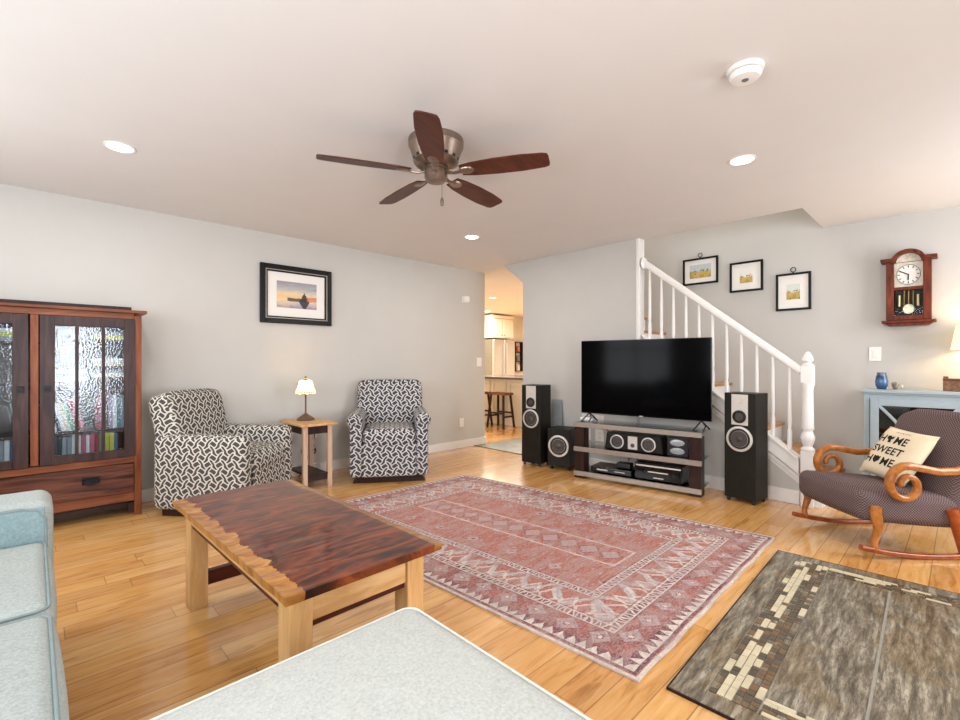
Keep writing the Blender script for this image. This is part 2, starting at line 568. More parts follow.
TRELL_B = m_fabric_trellis('navy_trellis_fabric', '#2c2e3d', '#d0ccc8', .098)
SOFA = m_sofa('pale_aqua_tweed', '#868f8d', '#b3b9b6')
SOFAB = m_sofa('aqua_tweed_arm', '#6d868b', '#93a8ab')
OTTO = m_sofa('pale_grey_tweed', '#9c9f9b', '#c3c6c1')
PIPE = plain('grey_piping', '#7d8b8c', .9)
PIPEL = plain('pale_piping', '#dcdcd6', .9)
RUGM = m_rug()
SLATE = m_slate()
GROUT = plain('grey_grout', '#a39f94', .8)
TCREAM = plain('cream_mosaic', '#c9bd9f', .35, var=.1, scale=20)
TBROWN = plain('brown_mosaic', '#6e563c', .4, var=.2, scale=20)
TDARK = plain('dark_mosaic', '#544a3b', .4, var=.2, scale=20)
BURL = m_burl()
BLACKV = wood('black_ash_vinyl', [(.3, '#15130f'), (.7, '#221f1a')], (8, 8, 1), 4, .45)
BLACK = plain('black_plastic', '#0f0f10', .4)
GLOSSB = plain('gloss_black', '#060607', .15, var=0, spec=.3)
SCREEN = plain('dark_screen', '#030304', .1, var=0, spec=.06)
SILVER = plain('brushed_silver', '#d2cdc6', .4, .35, var=.03)
CONE = plain('speaker_cone', '#4a4440', .45, .3)
RUBBER = plain('rubber_surround', '#111111', .6)
TAUPE = plain('taupe_metal', '#9c9288', .35, .5)
CLEAR = m_glass('clear_shelf_glass', .05, (.86, .92, .92, 1))
CLOCKG = m_glass('clock_glass', 0, (.97, .97, .97, 1), 0, 1.12)
SEED = m_glass('seeded_door_glass', .012, (.9, .96, 1, 1), .14, 1.42)
CABG = m_glass('cabinet_door_glass', .05, (.5, .55, .58, 1))
BRONZE = plain('brushed_bronze', '#8d7b6e', .32, .85, var=.08)
FANW = wood('fan_blade_walnut', [(.3, '#3a1b13'), (.7, '#5c2e20')], (2, 9, 9), 3, .4)
LAMPB = plain('antique_bronze_lamp', '#6b5140', .5, .3)
BLUECAB = plain('powder_blue_paint', '#98a6ac', .5, var=.03)
NAVYIN = plain('cabinet_dark_inside', '#2a3038', .8)
ROCKF = m_rocker()
PILLOW = plain('cream_canvas', '#e2d2b4', .95, var=.04, scale=180, bump=.2)
INK = plain('black_print', '#15120f', .9)
STEEL = plain('stainless_steel', '#c9cac8', .28, .9, var=.03)
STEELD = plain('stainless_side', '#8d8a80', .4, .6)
PICMAT = plain('picture_mat', '#e6e2dc', .8, var=.01)
FRAMEB = plain('black_frame', '#0e0c0c', .35, spec=.2)
GOLDL = plain('pewter_fillet', '#9a9288', .4, .5)
BRASS = plain('brass', '#b08c4a', .3, .9)
CABLE = plain('black_cable', '#141414', .5)
REDCABLE = plain('red_cable', '#c22a22', .5)
GREYPAN = plain('grey_panel', '#8f9699', .55)
ENTRY = plain('entry_slate', '#6d6c5a', .3, var=.3, scale=9)
GRANITE = plain('dark_granite', '#3a2a22', .25, var=.3, scale=60)
CANLIT = Mat('lit_lens').color('#ffffff').emit('#fff6ea', 9.0).m
SHADE_A = Mat('lit_pleated_shade', .8).color('#f0dfae').emit('#ffe2a0', 1.15).m
SHADE_B = Mat('lit_cream_shade', .8).color('#f2dfae').emit('#ffdf9e', 1.1).m

# ============================================================ setting
struct('floor', MB().b2(-1.4, 10.6, -1.72, 9.1, -.06, 0), FLOOR)
mb = MB()
mb.b2(-1.4, 4.57, -1.6, 9.0, 2.44, 2.52)
mb.b2(4.57, 5.41, -1.6, .92, 2.44, 2.52)
mb.b2(4.57, 10.6, 3.87, 9.0, 2.44, 2.52)
struct('ceiling', mb, CEILM)
struct('wall_left', MB().b2(-1.4, 4.66, 4.745, 4.865, 0, 2.44), WALLM)
struct('wall_right', MB().b2(5.41, 5.5, -1.72, 3.77, 0, 4.9), WALLM)
mb = MB(); mb.prism([(2.33, 0), (3.87, 0), (3.87, 2.172), (4.205, 2.44), (2.33, 2.44)], 'x', 4.48, 4.57)
struct('wall_television', mb, WALLM)
mb = MB(); mb.prism([(.92, 0), (2.33, 0), (2.33, 1.36), (.92, .25)], 'x', 4.535, 4.57)
struct('wall_stairs', mb, WALLM)
mb = MB(); mb.b2(4.48, 4.57, .92, 3.77, 2.52, 4.9); mb.b2(4.57, 5.41, .83, .92, 2.52, 4.9); mb.b2(4.48, 5.5, .83, 3.77, 4.9, 4.96)
struct('wall_stairwell', mb, WALLM)
mb = MB(); mb.b2(4.57, 10.6, 3.77, 3.87, 0, 4.9)
struct('wall_kitchen_right', mb, CREAM)
struct('wall_kitchen_left', MB().b2(4.56, 4.66, 4.865, 9.0, 0, 2.44), CREAM)
struct('wall_kitchen_back', MB().b2(4.56, 10.6, 8.98, 9.1, 0, 2.44), CREAM)
struct('wall_kitchen_end', MB().b2(10.5, 10.6, 3.87, 8.98, 0, 2.44), CREAM)


def holed(name, axis, a0, a1, u0, u1, holes, mat):
    """wall slab with rectangular window holes; holes = (u0,u1,z0,z1) in order of u"""
    mb = MB(); cur = u0

    def put(p, q, z0, z1):
        if axis == 'y': mb.b2(p, q, a0, a1, z0, z1)
        else: mb.b2(a0, a1, p, q, z0, z1)
    for (h0, h1, z0, z1) in holes:
        put(cur, h0, 0, 2.44); put(h0, h1, 0, z0); put(h0, h1, z1, 2.44); cur = h1
    put(cur, u1, 0, 2.44)
    return struct(name, mb, mat)


holed('wall_near', 'y', -1.72, -1.6, -1.4, 5.41, [(0, .9, .3, 2.2), (3.65, 4.85, .7, 2.2)], WALLM)
holed('wall_back', 'x', -1.52, -1.4, -1.72, 4.865, [(0, 1.8, .65, 2.25), (2.5, 3.9, .7, 2.2)], WALLM)


def window(name, axis, at, u0, u1, z0, z1, nv, nh):
    mb = MB(); t = .05

    def bar(p, q, a, b):
        if axis == 'y': mb.b2(p, q, at - .03, at + .03, a, b)
        else: mb.b2(at - .03, at + .03, p, q, a, b)
    bar(u0, u0 + t, z0, z1); bar(u1 - t, u1, z0, z1); bar(u0 + t, u1 - t, z0, z0 + t); bar(u0 + t, u1 - t, z1 - t, z1)
    for i in range(1, nv): x = u0 + (u1 - u0) * i / nv; bar(x - .015, x + .015, z0 + t, z1 - t)
    for i in range(1, nh): z = z0 + (z1 - z0) * i / nh; bar(u0 + t, u1 - t, z - .015, z + .015)
    struct(name, mb, WHITE)


window('window_1', 'y', -1.66, 0, .9, .3, 2.2, 1, 1)
window('window_2', 'y', -1.66, 3.65, 4.85, .7, 2.2, 2, 2)
window('window_3', 'x', -1.46, 0, 1.8, .65, 2.25, 2, 2)
window('window_4', 'x', -1.46, 2.5, 3.9, .7, 2.2, 2, 2)


def base(name, boxes):
    mb = MB()
    for b in boxes: mb.b2(*b)
    struct(name, mb, WHITE, bevel=.004)


base('baseboard_left', [(-1.4, 4.675, 4.73, 4.745, 0, .105), (4.66, 4.675, 4.745, 4.88, 0, .105)])
base('baseboard_right', [(5.395, 5.41, -1.6, .76, 0, .105)])
base('baseboard_television', [(4.465, 4.48, 2.33, 3.885, 0, .105)])
base('baseboard_stairs', [(4.52, 4.535, .93, 2.33, 0, .115)])
struct('trim_1', MB().b2(4.468, 4.58, 2.296, 2.332, 1.36, 2.44), WHITE, bevel=.006)
mb = MB(); mb.b2(4.48, 5.35, 3.87, 4.745, 0, .006); mb.b2(4.44, 4.48, 3.87, 4.745, 0, .010)
struct('trim_2', mb, ENTRY)

# ============================================================ staircase
st = thing('staircase', 'white painted staircase with oak treads, turned newel and slim balusters rising behind the television', 'staircase', (4.57, .78, 0))
OX, OY = 4.57, .78


def zs(y): return .332 + .79 * (y - .888)      # top line of stringer, world y


RISE, RUN = .19, .24
for n in range(1, 14):
    y = RUN * (n - 1)
    MB().b2(.002, .838, y - .025, y + RUN, RISE * n - .028, RISE * n).build('tread', TREADW, st, bevel=.006)
    MB().b2(.002, .838, y, y + .018, RISE * (n - 1), RISE * n - .029).build('riser', WHITE, st)
MB().b2(-.03, .0, .0, .16, .0, .16).build('side_skirt', WHITE, st)
mb = MB()
y0, y1 = .93, 2.275
mb.prism([(y0 - OY, zs(y0) - .115), (y0 - OY, zs(y0)), (y1 - OY, zs(y1)), (y1 - OY, zs(y1) - .115)], 'x', -.07, 0)
mb.prism([(y0 - OY, zs(y0) - .165), (y0 - OY, zs(y0) - .128), (y1 - OY, zs(y1) - .128), (y1 - OY, zs(y1) - .165)], 'x', -.05, 0)
mb.prism([(y0 - OY, zs(y0) - .2), (y0 - OY, zs(y0) - .115), (y1 - OY, zs(y1) - .115), (y1 - OY, zs(y1) - .2)], 'x', -.038, 0)
mb.prism([(y0 - OY, zs(y0)), (y0 - OY, zs(y0) + .025), (y1 - OY, zs(y1) + .025), (y1 - OY, zs(y1))], 'x', -.085, .012)
mb.build('stringer', WHITE, st, bevel=.004)
for k in range(11):
    y = 1.0 + .1215 * k
    zb, zt = zs(y) + .02, 1.104 + .806 * (y - .927) - .03
    MB().lathe([(.017, zb), (.017, zb + .16), (.012, zb + .18), (.016, zb + .24), (.0145, zb + .4), (.0105, zt)], (-.035, y - OY, 0), 12).build('baluster', WHITE, st, smooth=35)
MB().sweep([(-.04, .915 - OY, 1.094), (-.04, 2.275 - OY, 2.19)], .027, .03, 12, power=.55).build('handrail', WHITE, st, smooth=40)
MB().lathe([(0, -.012), (.062, -.012), (.062, 0), (.045, .012), (0, .012)], (-.04, 2.268 - OY, 2.18), 24, Matrix.Rotation(PI / 2, 4, 'X')).build('rail_rosette', WHITE, st, smooth=35)
mb = MB(); px, py = -.04, .874 - OY
mb.box((px, py, .225), (.085, .085, .45))
mb.lathe([(.046, .45), (.05, .465), (.032, .485), (.045, .53), (.05, .56), (.04, .59), (.032, .61), (.044, .63), (.042, .66), (.038, .95), (.046, .985), (.05, 1.0)], (px, py, 0), 20)
mb.box((px, py, 1.07), (.084, .084, .14))
mb.lathe([(.038, 1.14), (.042, 1.15), (.022, 1.163), (.04, 1.18), (.036, 1.205), (.022, 1.235), (.012, 1.25), (0, 1.254)], (px, py, 0), 20)
mb.build('newel_post', WHITE, st, bevel=.004, smooth=40)

# ============================================================ bookcase
BX, BY = .008, 4.565
bc = thing('bookcase', 'tall cherry and dark walnut bookcase with glass doors and long drawer against left wall', 'bookcase', (BX, BY, 0))
mb = MB()
for s in (-1, 1):
    for yy in (-.155, .155): MB().box((s * .575, yy, .76), (.045, .045, 1.52)).build('post', CHERRY, bc, bevel=.003)
MB().b2(-.02, .022, -.177, -.15, .46, 1.495).build('center_stile', CHERRY, bc, bevel=.003)
mb = MB()
for z0, z1 in ((1.496, 1.54), (.405, .452), (.115, .182)): MB().b2(-.552, .552, -.177, -.14, z0, z1).build('front_rail', CHERRYH, bc, bevel=.003)
mb = MB()
for s in (-1, 1): MB().b2(s * .575 - .012, s * .575 + .012, -.132, .132, .1, 1.54).build('side_panel', CHERRY, bc)
MB().b2(-.552, .552, .155, .165, .1, 1.54).build('back_panel', BOOKBACK, bc)
MB().b2(-.63, .63, -.2, .175, 1.54, 1.562).build('top', CHERRYH, bc, bevel=.004)
MB().b2(-.56, .56, .02, .06, 1.563, 1.605).build('gallery', DARKWOOD, bc, bevel=.003)
for z in (.47, .67, 1.03, 1.31): MB().b2(-.55, .55, -.135, .154, z - .02, z).build('shelf', WALNUT, bc)
for s in (-1, 1):
    mb = MB()
    a0, a1 = (.028, .558)

    def bx(x0, x1, z0, z1, y0=-.185, y1=-.155):
        x0, x1 = sorted((s * x0, s * x1)); mb.b2(x0, x1, y0, y1, z0, z1)
    bx(a0, .104, .455, 1.494); bx(.49, a1, .455, 1.494); bx(.104, .49, 1.425, 1.494); bx(.104, .49, .455, .512)
    for x in (.2105, .3585): bx(x, x + .02, .512, 1.425, -.18, -.16)
    d = mb.build('door', WALNUT, bc, bevel=.002)
    x0, x1 = sorted((s * .106, s * .488))
    MB().b2(x0, x1, -.169, -.166, .514, 1.423).build('glass_pane', SEED, d)
    mb = MB(); mb.box((s * .065, -.19, .985), (.034, .01, .045)); mb.box((s * .065, -.203, .99), (.026, .02, .018))
    mb.build('handle', IRON, d, bevel=.002)
dr = MB().b2(-.55, .55, -.183, -.155, .185, .402).build('drawer', EBONY, bc, bevel=.003)
for s in (-1, 1):
    mb = MB(); mb.box((s * .296, -.186, .31), (.1, .008, .05)); mb.box((s * .296, -.205, .318), (.085, .035, .012))
    mb.prism([(s * .296 + .045 * math.cos(a), .312 + .032 * math.sin(a)) for a in [R(180 + 18 * i) for i in range(11)]], 'y', -.224, -.19)
    mb.build('drawer_pull', IRON, dr, bevel=.002)
mb = MB()
for s in (-1, 1): mb.b2(s * .535 - .018, s * .535 + .018, -.165, -.14, .03, .1)
mb.b2(-.55, .55, -.13, .15, .06, .1)
mb.build('base', DARKWOOD, bc)

# books ---------------------------------------------------------------
BOOKC = {'white': '#dedad2', 'cream': '#d2c4a8', 'pink': '#c65a70', 'red': '#9a2c2c', 'green': '#5f9a78', 'yellow': '#c9c132', 'blue': '#3c6486',
         'navy': '#1f2c40', 'grey': '#8d9092', 'brown': '#5a3a28', 'black': '#1c1b1c', 'teal': '#3b7c82', 'lilac': '#a48aa8', 'orange': '#c4763a'}
BM = {k: plain('book_cover_' + k, v, .5, var=.08) for k, v in BOOKC.items()}
PAGES = plain('paper_pages', '#ddd2ba', .9)
ORD = ['first', 'second', 'third', 'fourth', 'fifth', 'sixth', 'seventh', 'eighth', 'ninth', 'tenth', 'eleventh', 'twelfth', 'thirteenth', 'fourteenth', 'fifteenth', 'sixteenth', 'seventeenth', 'eighteenth']


def book(t, h, dpt, col):
    mb = MB(); mb.b2(-t / 2, t / 2, -dpt / 2, dpt / 2, 0, h)
    mb.mi = 1; mb.b2(-t / 2 + .003, t / 2 - .003, -dpt / 2 + .004, dpt / 2 + .0015, .004, h + .0015)
    return mb.build('book', [BM[col], PAGES])


def row(x0, z, items, bay, shelf, lean_from=None):
    x = x0
    for i, (t, h, c, ln) in enumerate(items):
        o = book(t, h, .15, c)
        a = R(ln); 
        o.rotation_euler = (0, -a, 0)
        wdt = t * math.cos(a)
        xo = x + t / 2 * math.cos(a)
        o.location = (BX + xo, BY - .02 - .004 * (i % 3), z + .001 + t / 2 * abs(math.sin(a)))
        x += wdt + .0025 if i + 1 >= len(items) or items[i + 1][3] == ln else (t + .004 + (h * math.sin(abs(a)) if ln > 0 and items[i + 1][3] < ln else 0))
        tag(o, f'{ORD[i]} {"leaning" if ln else "upright"} book from left, {shelf}, {bay} bookcase door, {c} spine', 'book', f'books behind the {bay} door, {shelf}')


row(.045, .47, [(.024, .16, 'navy', 0), (.02, .155, 'teal', 0), (.026, .165, 'navy', 0), (.02, .15, 'black', 0), (.024, .16, 'grey', 0), (.022, .158, 'grey', 0),
                (.026, .17, 'white', 0), (.022, .165, 'white', 0), (.024, .172, 'pink', 0), (.02, .16, 'white', 0), (.026, .17, 'pink', 0), (.022, .165, 'red', 0),
                (.024, .17, 'green', 0), (.03, .168, 'yellow', 0), (.026, .165, 'yellow', 0), (.02, .155, 'blue', 0)], 'right', 'lowest shelf')
row(.075, .67, [(.022, .2, 'cream', 14), (.02, .19, 'white', 14), (.024, .21, 'black', 14), (.022, .2, 'white', 14), (.024, .22, 'cream', 14), (.022, .21, 'green', 14),
                (.026, .24, 'red', 14), (.024, .23, 'pink', 14), (.02, .22, 'red', 0), (.024, .25, 'pink', 0), (.022, .24, 'brown', 0), (.024, .25, 'lilac', 0),
                (.022, .24, 'white', 0), (.024, .25, 'teal', 0), (.02, .24, 'grey', 0)], 'right', 'second shelf up')
row(-.535, .47, [(.03, .165, c, 0) for c in ('red', 'white', 'green', 'grey', 'blue', 'cream', 'brown', 'white', 'navy', 'cream', 'white', 'grey')] + [(.024, .17, 'white', 0), (.022, .168, 'blue', 0)], 'left', 'lowest shelf')
row(-.5, .67, [(.026, .21, c, 16) for c in ('brown', 'cream', 'red', 'white', 'teal', 'grey', 'pink', 'white', 'lilac', 'cream', 'red')], 'left', 'second shelf up')


def stack(xc, z, items, bay, shelf, which):
    zz = z + .001
    for i, (t, ln, c) in enumerate(items):
        o = book(t, ln, .16, c)
        o.rotation_euler = (0, PI / 2, 0)
        o.location = (BX + xc - ln / 2, BY - .02, zz + t / 2); zz += t + .0025
        tag(o, f'{c} flat book, {ORD[i]} from bottom of {which}, {shelf}, {bay} bookcase door', 'book', f'{which} on the {shelf} behind the {bay} door')


stack(.42, 1.03, [(.024, .2, 'brown'), (.028, .22, 'cream'), (.022, .21, 'grey'), (.026, .22, 'brown'), (.024, .2, 'cream'), (.03, .21, 'white')], 'right', 'third shelf up', 'right stack')
stack(.18, 1.03, [(.024, .2, 'white'), (.03, .21, 'grey'), (.024, .2, 'white')], 'right', 'third shelf up', 'left stack')
stack(.43, 1.31, [(.03, .2, 'brown'), (.028, .2, 'yellow'), (.026, .19, 'grey')], 'right', 'top shelf', 'stack')
stack(-.2, 1.31, [(.03, .22, 'grey'), (.028, .22, 'yellow'), (.024, .2, 'white')], 'left', 'top shelf', 'stack')


# ============================================================ armchairs
def soft_panel(poly, axis, a, b): return MB().prism(poly, axis, a, b)


# left recliner, seen from its right side
ch = thing('armchair', 'charcoal and white trellis recliner beside the bookcase, turned to face right', 'armchair', (1.162, 4.19, 0), 40)
F = TRELL_A
for s in (-1, 1):
    mb = MB(); mb.cushion((s * .303, 0, .335), (.135, .74, .57), .055, (.006, .004, .0), 4)
    mb.build('armrest', F, ch, smooth=60, uv=True)
MB().b2(-.234, .234, -.335, .3, .06, .3).build('seat_frame', F, ch, uv=True)
MB().cushion((0, -.355, .21), (.466, .03, .3), .014).build('front_panel', F, ch, smooth=60, uv=True)
MB().cushion((0, -.095, .395), (.466, .56, .17), .05, (0, .012, .02), 5).build('seat_cushion', F, ch, smooth=60, uv=True)
mb = MB(); mb.M = Matrix.Translation((0, .18, .4)) @ Matrix.Rotation(R(-13), 4, 'X')


def backtop(q):
    # round the two top corners of the back
    x, z = q.x, q.z
    if z > .1: q.z = z - .03 * max(0, (abs(x) - .2) / .14) ** 2 * min(1, (z - .1) / .12)
    return q


mb.cushion((0, .075, .27), (.66, .19, .575), .06, (0, .02, .012), 8, fn=backtop)
mb.build('backrest', F, ch, smooth=60, uv=True)
MB().b2(-.32, .32, -.3, .32, 0, .058).build('base', DARKWOOD, ch)

# right glider, facing the room
gl = thing('armchair', 'navy and white trellis glider armchair with rolled arms by the side table lamp', 'armchair', (2.672, 4.125, 0), -33.5)
F = TRELL_B
for s in (-1, 1):
    mb = MB()
    mb.cushion((s * .315, -.02, .34), (.115, .7, .54), .03, (0, 0, 0), 3)
    mb.cushion((s * .325, -.025, .605), (.15, .72, .14), .069, (0, .006, 0), 3)
    mb.build('armrest', F, gl, smooth=60, uv=True)
MB().cushion((0, -.338, .225), (.52, .035, .32), .016, (0, .006, 0)).build('front_panel', F, gl, smooth=60, uv=True)
MB().b2(-.255, .255, -.32, .3, .1, .33).build('seat_frame', F, gl, uv=True)
MB().cushion((0, -.09, .43), (.515, .54, .18), .055, (0, .015, .02), 5).build('seat_cushion', F, gl, smooth=60, uv=True)
mb = MB(); mb.M = Matrix.Translation((0, .22, .38)) @ Matrix.Rotation(R(-11), 4, 'X')
mb.cushion((0, .06, .295), (.7, .17, .63), .07, (.006, .02, .012), 6)
mb.build('backrest', F, gl, smooth=60, uv=True)
mb = MB(); mb.prism([(-.35, 0), (.35, 0), (.31, .068), (-.31, .068)], 'y', -.3, .3)
mb.build('glider_base', DARKWOOD, gl, bevel=.003)

# ============================================================ side table with lamp
tb = thing('side_table', 'narrow maple and dark wood side table between the two patterned armchairs', 'side table', (1.905, 4.36, 0))
BIRCH = wood('pale_birch', [(.3, '#b59077'), (.5, '#cbab92'), (.7, '#dcc2ac')], (8, 8, 1), 3, .4)
MB().box((0, 0, .592), (.34, .52, .022)).build('tabletop', MAPLE, tb, bevel=.004)
for sx in (-1, 1):
    for sy in (-1, 1): MB().box((sx * .118, sy * .2, .29), (.042, .042, .58)).build('leg', BIRCH, tb, bevel=.003)
mb = MB()
for s in (-1, 1):
    mb.box((0, s * .2, .54), (.194, .018, .07)); mb.box((s * .118, 0, .54), (.018, .358, .07))
mb.build('apron', DARKWOOD, tb)
mb = MB(); mb.box((0, 0, .125), (.194, .43, .018)); mb.box((0, -.2, .1), (.193, .016, .06))
mb.build('lower_shelf', DARKWOOD, tb)
lp = thing('table_lamp', 'small lit bronze lamp with pleated cream shade on the narrow side table', 'lamp', (1.925, 4.46, .604))
MB().lathe([(.0, 0), (.082, 0), (.084, .008), (.07, .024), (.03, .05), (.012, .066), (0, .07)], n=28).build('base', LAMPB, lp, smooth=40)
MB().lathe([(.008, .068), (.0085, .27)], n=12).build('stem', LAMPB, lp, smooth=40)
mb = MB(); n = 48; prof = [(.088, .262), (.086, .285), (.075, .31), (.058, .375), (.05, .385)]
rings = []
for r, z in prof: rings.append([mb._v(((r + (.004 if k % 2 else -.002)) * math.cos(2 * PI * k / n), (r + (.004 if k % 2 else -.002)) * math.sin(2 * PI * k / n), z - (.006 if (k // 3) % 2 and z < .27 else 0))) for k in range(n)])
for a, b in zip(rings, rings[1:]):
    for k in range(n): mb._f([a[k], a[(k + 1) % n], b[(k + 1) % n], b[k]])
mb.build('lamp_shade', SHADE_A, lp)
MB().lathe([(.0885, .266), (.0895, .272), (.087, .278)], n=32).build('shade_trim', LAMPB, lp)
MB().lathe([(.022, .386), (.02, .392), (.006, .396), (.014, .41), (.01, .424), (0, .43)], n=14).build('finial', LAMPB, lp, smooth=40)


def bulb(name, loc, power, col, r=.03):
    l = bpy.data.lights.new(name, 'POINT'); l.energy = power; l.color = col; l.shadow_soft_size = r
    o = bpy.data.objects.new(name, l); o.location = loc; COL.objects.link(o); return o


bulb('lamp_bulb_light', (1.925, 4.46, .604 + .31), 4.5, (1, .72, .42))
# cord and wall outlet under it
o = MB().box((2.13, 4.738, .43), (.07, .012, .115)).build('wall_outlet', PLASTIC, bevel=.003)
tag(o, 'white wall outlet behind the narrow side table', 'outlet')
pts = [(2.13, 4.715, .45), (2.12, 4.69, .40), (2.09, 4.68, .33)] + [(2.05 + .075 * math.cos(R(a)), 4.67, .26 + .06 * math.sin(R(a))) for a in range(40, 400, 24)] + [(2.0, 4.68, .12), (1.98, 4.69, .02), (1.95, 4.69, .008)]
o = MB().sweep(pts, .006, n=8, up=(0, 1, 0)).build('lamp_cord', CABLE, smooth=60)
tag(o, 'black lamp cord looped below the outlet behind the narrow side table', 'cord')


# ============================================================ pictures
def m_sunset():
    m = Mat('sunset_lake_print', .5)
    x, y, z = m.xyz(m.coord())
    n = m.noise(m.coord(scale=(1.5, 1, 5)), 7, 5, .6, .8)
    sky = m.ramp((z + .13) / .26 + (n - .5) * .35, [(0, '#8a7c9a'), (.28, '#d9c7b0'), (.42, '#e2b76e'), (.55, '#d7c3a4'), (.75, '#93a0b4'), (1, '#6b7796')])
    col = m.mix(((x + .19) * (z * -1.0 + .16)).lt(.03) * .2, sky, '#f0c87a')
    shore = (z + .045 + (n - .5) * .02).abs().lt(.018) * x.gt(-.1) * x.lt(.1)
    rock = ((x - .075).abs() + (z + .06).abs() * .6 + (n - .5) * .05).lt(.055)
    col = m.mix(shore * .9, col, '#3a2c34'); col = m.mix(rock * .95, col, '#1e1a24')
    col = m.mix(x.gt(.1) * (z + .03 + (n - .5) * .03).abs().lt(.025) * .7, col, '#c9603c')
    m.color(col); return m.m


def m_sketch(name, sky, seed):
    m = Mat(name, .6)
    x, y, z = m.xyz(m.coord())
    n = m.noise(m.coord(), 38 + seed * 5, 3, .6); n2 = m.noise(m.coord(), 14 + seed * 3, 3)
    col = m.mix((z + (n2 - .5) * .06).lt(-.0), sky, m.ramp(n2, [(.35, '#8c8a50'), (.55, '#c8a24e'), (.7, '#b9b08a')]))
    col = m.mix(n.gt(.6) * (z + (n2 - .5) * .1).lt(.03), col, '#4a3c38')
    m.color(col); return m.m


# left wall picture; local frame faces -Y
pf = thing('framed_picture', 'large framed sunset lake print in a dark frame on the left wall', 'picture', (1.955, 4.745, 1.848))
W2, H2 = .366, .292


def ring(mb, w, h, t, y0, y1):
    mb.b2(-w, -w + t, y0, y1, -h, h); mb.b2(w - t, w, y0, y1, -h, h); mb.b2(-w + t, w - t, y0, y1, h - t, h); mb.b2(-w + t, w - t, y0, y1, -h, -h + t)
    return mb


ring(MB(), W2, H2, .05, -.035, -.002).build('frame', FRAMEB, pf, bevel=.006)
ring(MB(), W2 - .049, H2 - .049, .008, -.03, -.006).build('frame_fillet', GOLDL, pf)
ring(MB(), W2 - .056, H2 - .056, .016, -.02, -.006).build('inner_frame', FRAMEB, pf)
MB().b2(-W2 + .06, W2 - .06, -.01, -.004, -H2 + .06, H2 - .06).build('mat_board', PICMAT, pf)
MB().b2(-.205, .205, -.0125, -.0102, -.13, .135).build('print', m_sunset(), pf)

for (yc, zc, w_, h_, iw, ih, lab, sky, hook, sd) in (
        (2.046, 2.19, .19, .148, .115, .075, 'small black framed landscape painting with ring hanger highest on the stair wall', '#b9c3c6', 1, 0),
        (1.58, 2.068, .158, .158, .06, .065, 'small square black framed sketch, middle of three on the stair wall', '#e4ded4', 0, 1),
        (1.161, 1.863, .147, .184, .056, .075, 'small upright black framed print with ring hanger, lowest of three on the stair wall', '#cfd4cd', 1, 2)):
    p = thing('framed_picture', lab, 'picture', (5.41, yc, zc), -90, 'small framed pictures up the stair wall')
    ring(MB(), w_, h_, .021, -.025, -.002).build('frame', FRAMEB, p, bevel=.003)
    MB().b2(-w_ + .02, w_ - .02, -.012, -.004, -h_ + .02, h_ - .02).build('mat_board', PICMAT, p)
    MB().b2(-iw, iw, -.014, -.0122, -ih, ih).build('print', m_sketch('small_print', sky, sd), p)
    if hook:
        mb = MB(); mb.sweep([(.022 * math.cos(R(a)), -.014, h_ + .032 + .022 * math.sin(R(a))) for a in range(0, 361, 24)], .004, n=6, up=(0, 1, 0))
        mb.cyl((0, -.014, h_ - .004), (0, -.014, h_ + .012), .006)
        mb.build('ring_hanger', IRON, p, smooth=60)


# wall plates
def plate(name, lab, cat, loc, rz, w_, h_, kind):
    t = thing(name, lab, cat, loc, rz)
    MB().b2(-w_, w_, -.008, -.001, -h_, h_).build('plate', PLASTIC, t, bevel=.002)
    if kind == 'switch':
        MB().b2(-w_ * .35, w_ * .35, -.013, -.008, -h_ * .5, h_ * .5).build('rocker', PLASTIC, t, bevel=.002)
    elif kind == 'outlet':
        for s in (-1, 1): MB().lathe([(0, 0), (.016, 0), (.016, .004), (0, .004)], (0, -.008, s * .024), 16, Matrix.Rotation(PI / 2, 4, 'X')).build('socket', CREAM, t)
    elif kind == 'box':
        MB().b2(-w_ * .9, w_ * .9, -.045, -.008, -h_ * .9, h_ * .9).build('cover', PLASTIC, t, bevel=.008)
    return t


plate('alarm_box', 'white alarm box high on the left wall near the kitchen opening', 'alarm box', (4.28, 4.745, 2.03), 0, .055, .045, 'box')
plate('light_switch', 'white light switch at the end of the left wall beside the kitchen opening', 'light switch', (4.545, 4.745, 1.17), 0, .045, .062, 'switch')
plate('wall_outlet', 'white outlet low on the left wall right of the glider armchair', 'outlet', (4.215, 4.745, .345), 0, .037, .06, 'outlet')
plate('light_switch', 'white double light switch on the right wall above the blue cabinet', 'light switch', (5.41, .544, 1.241), -90, .042, .062, 'switch')
for i, (yy, zz, nm) in enumerate(((2.93, .52, 'upper left'), (2.76, .52, 'upper right'), (2.93, .365, 'lower left'), (2.76, .365, 'lower right'))):
    plate('wall_outlet', f'white outlet plate behind the television stand, {nm} of four', 'outlet', (4.48, yy, zz), -90, .055, .065, 'outlet')['group'] = 'outlet plates behind the television stand'

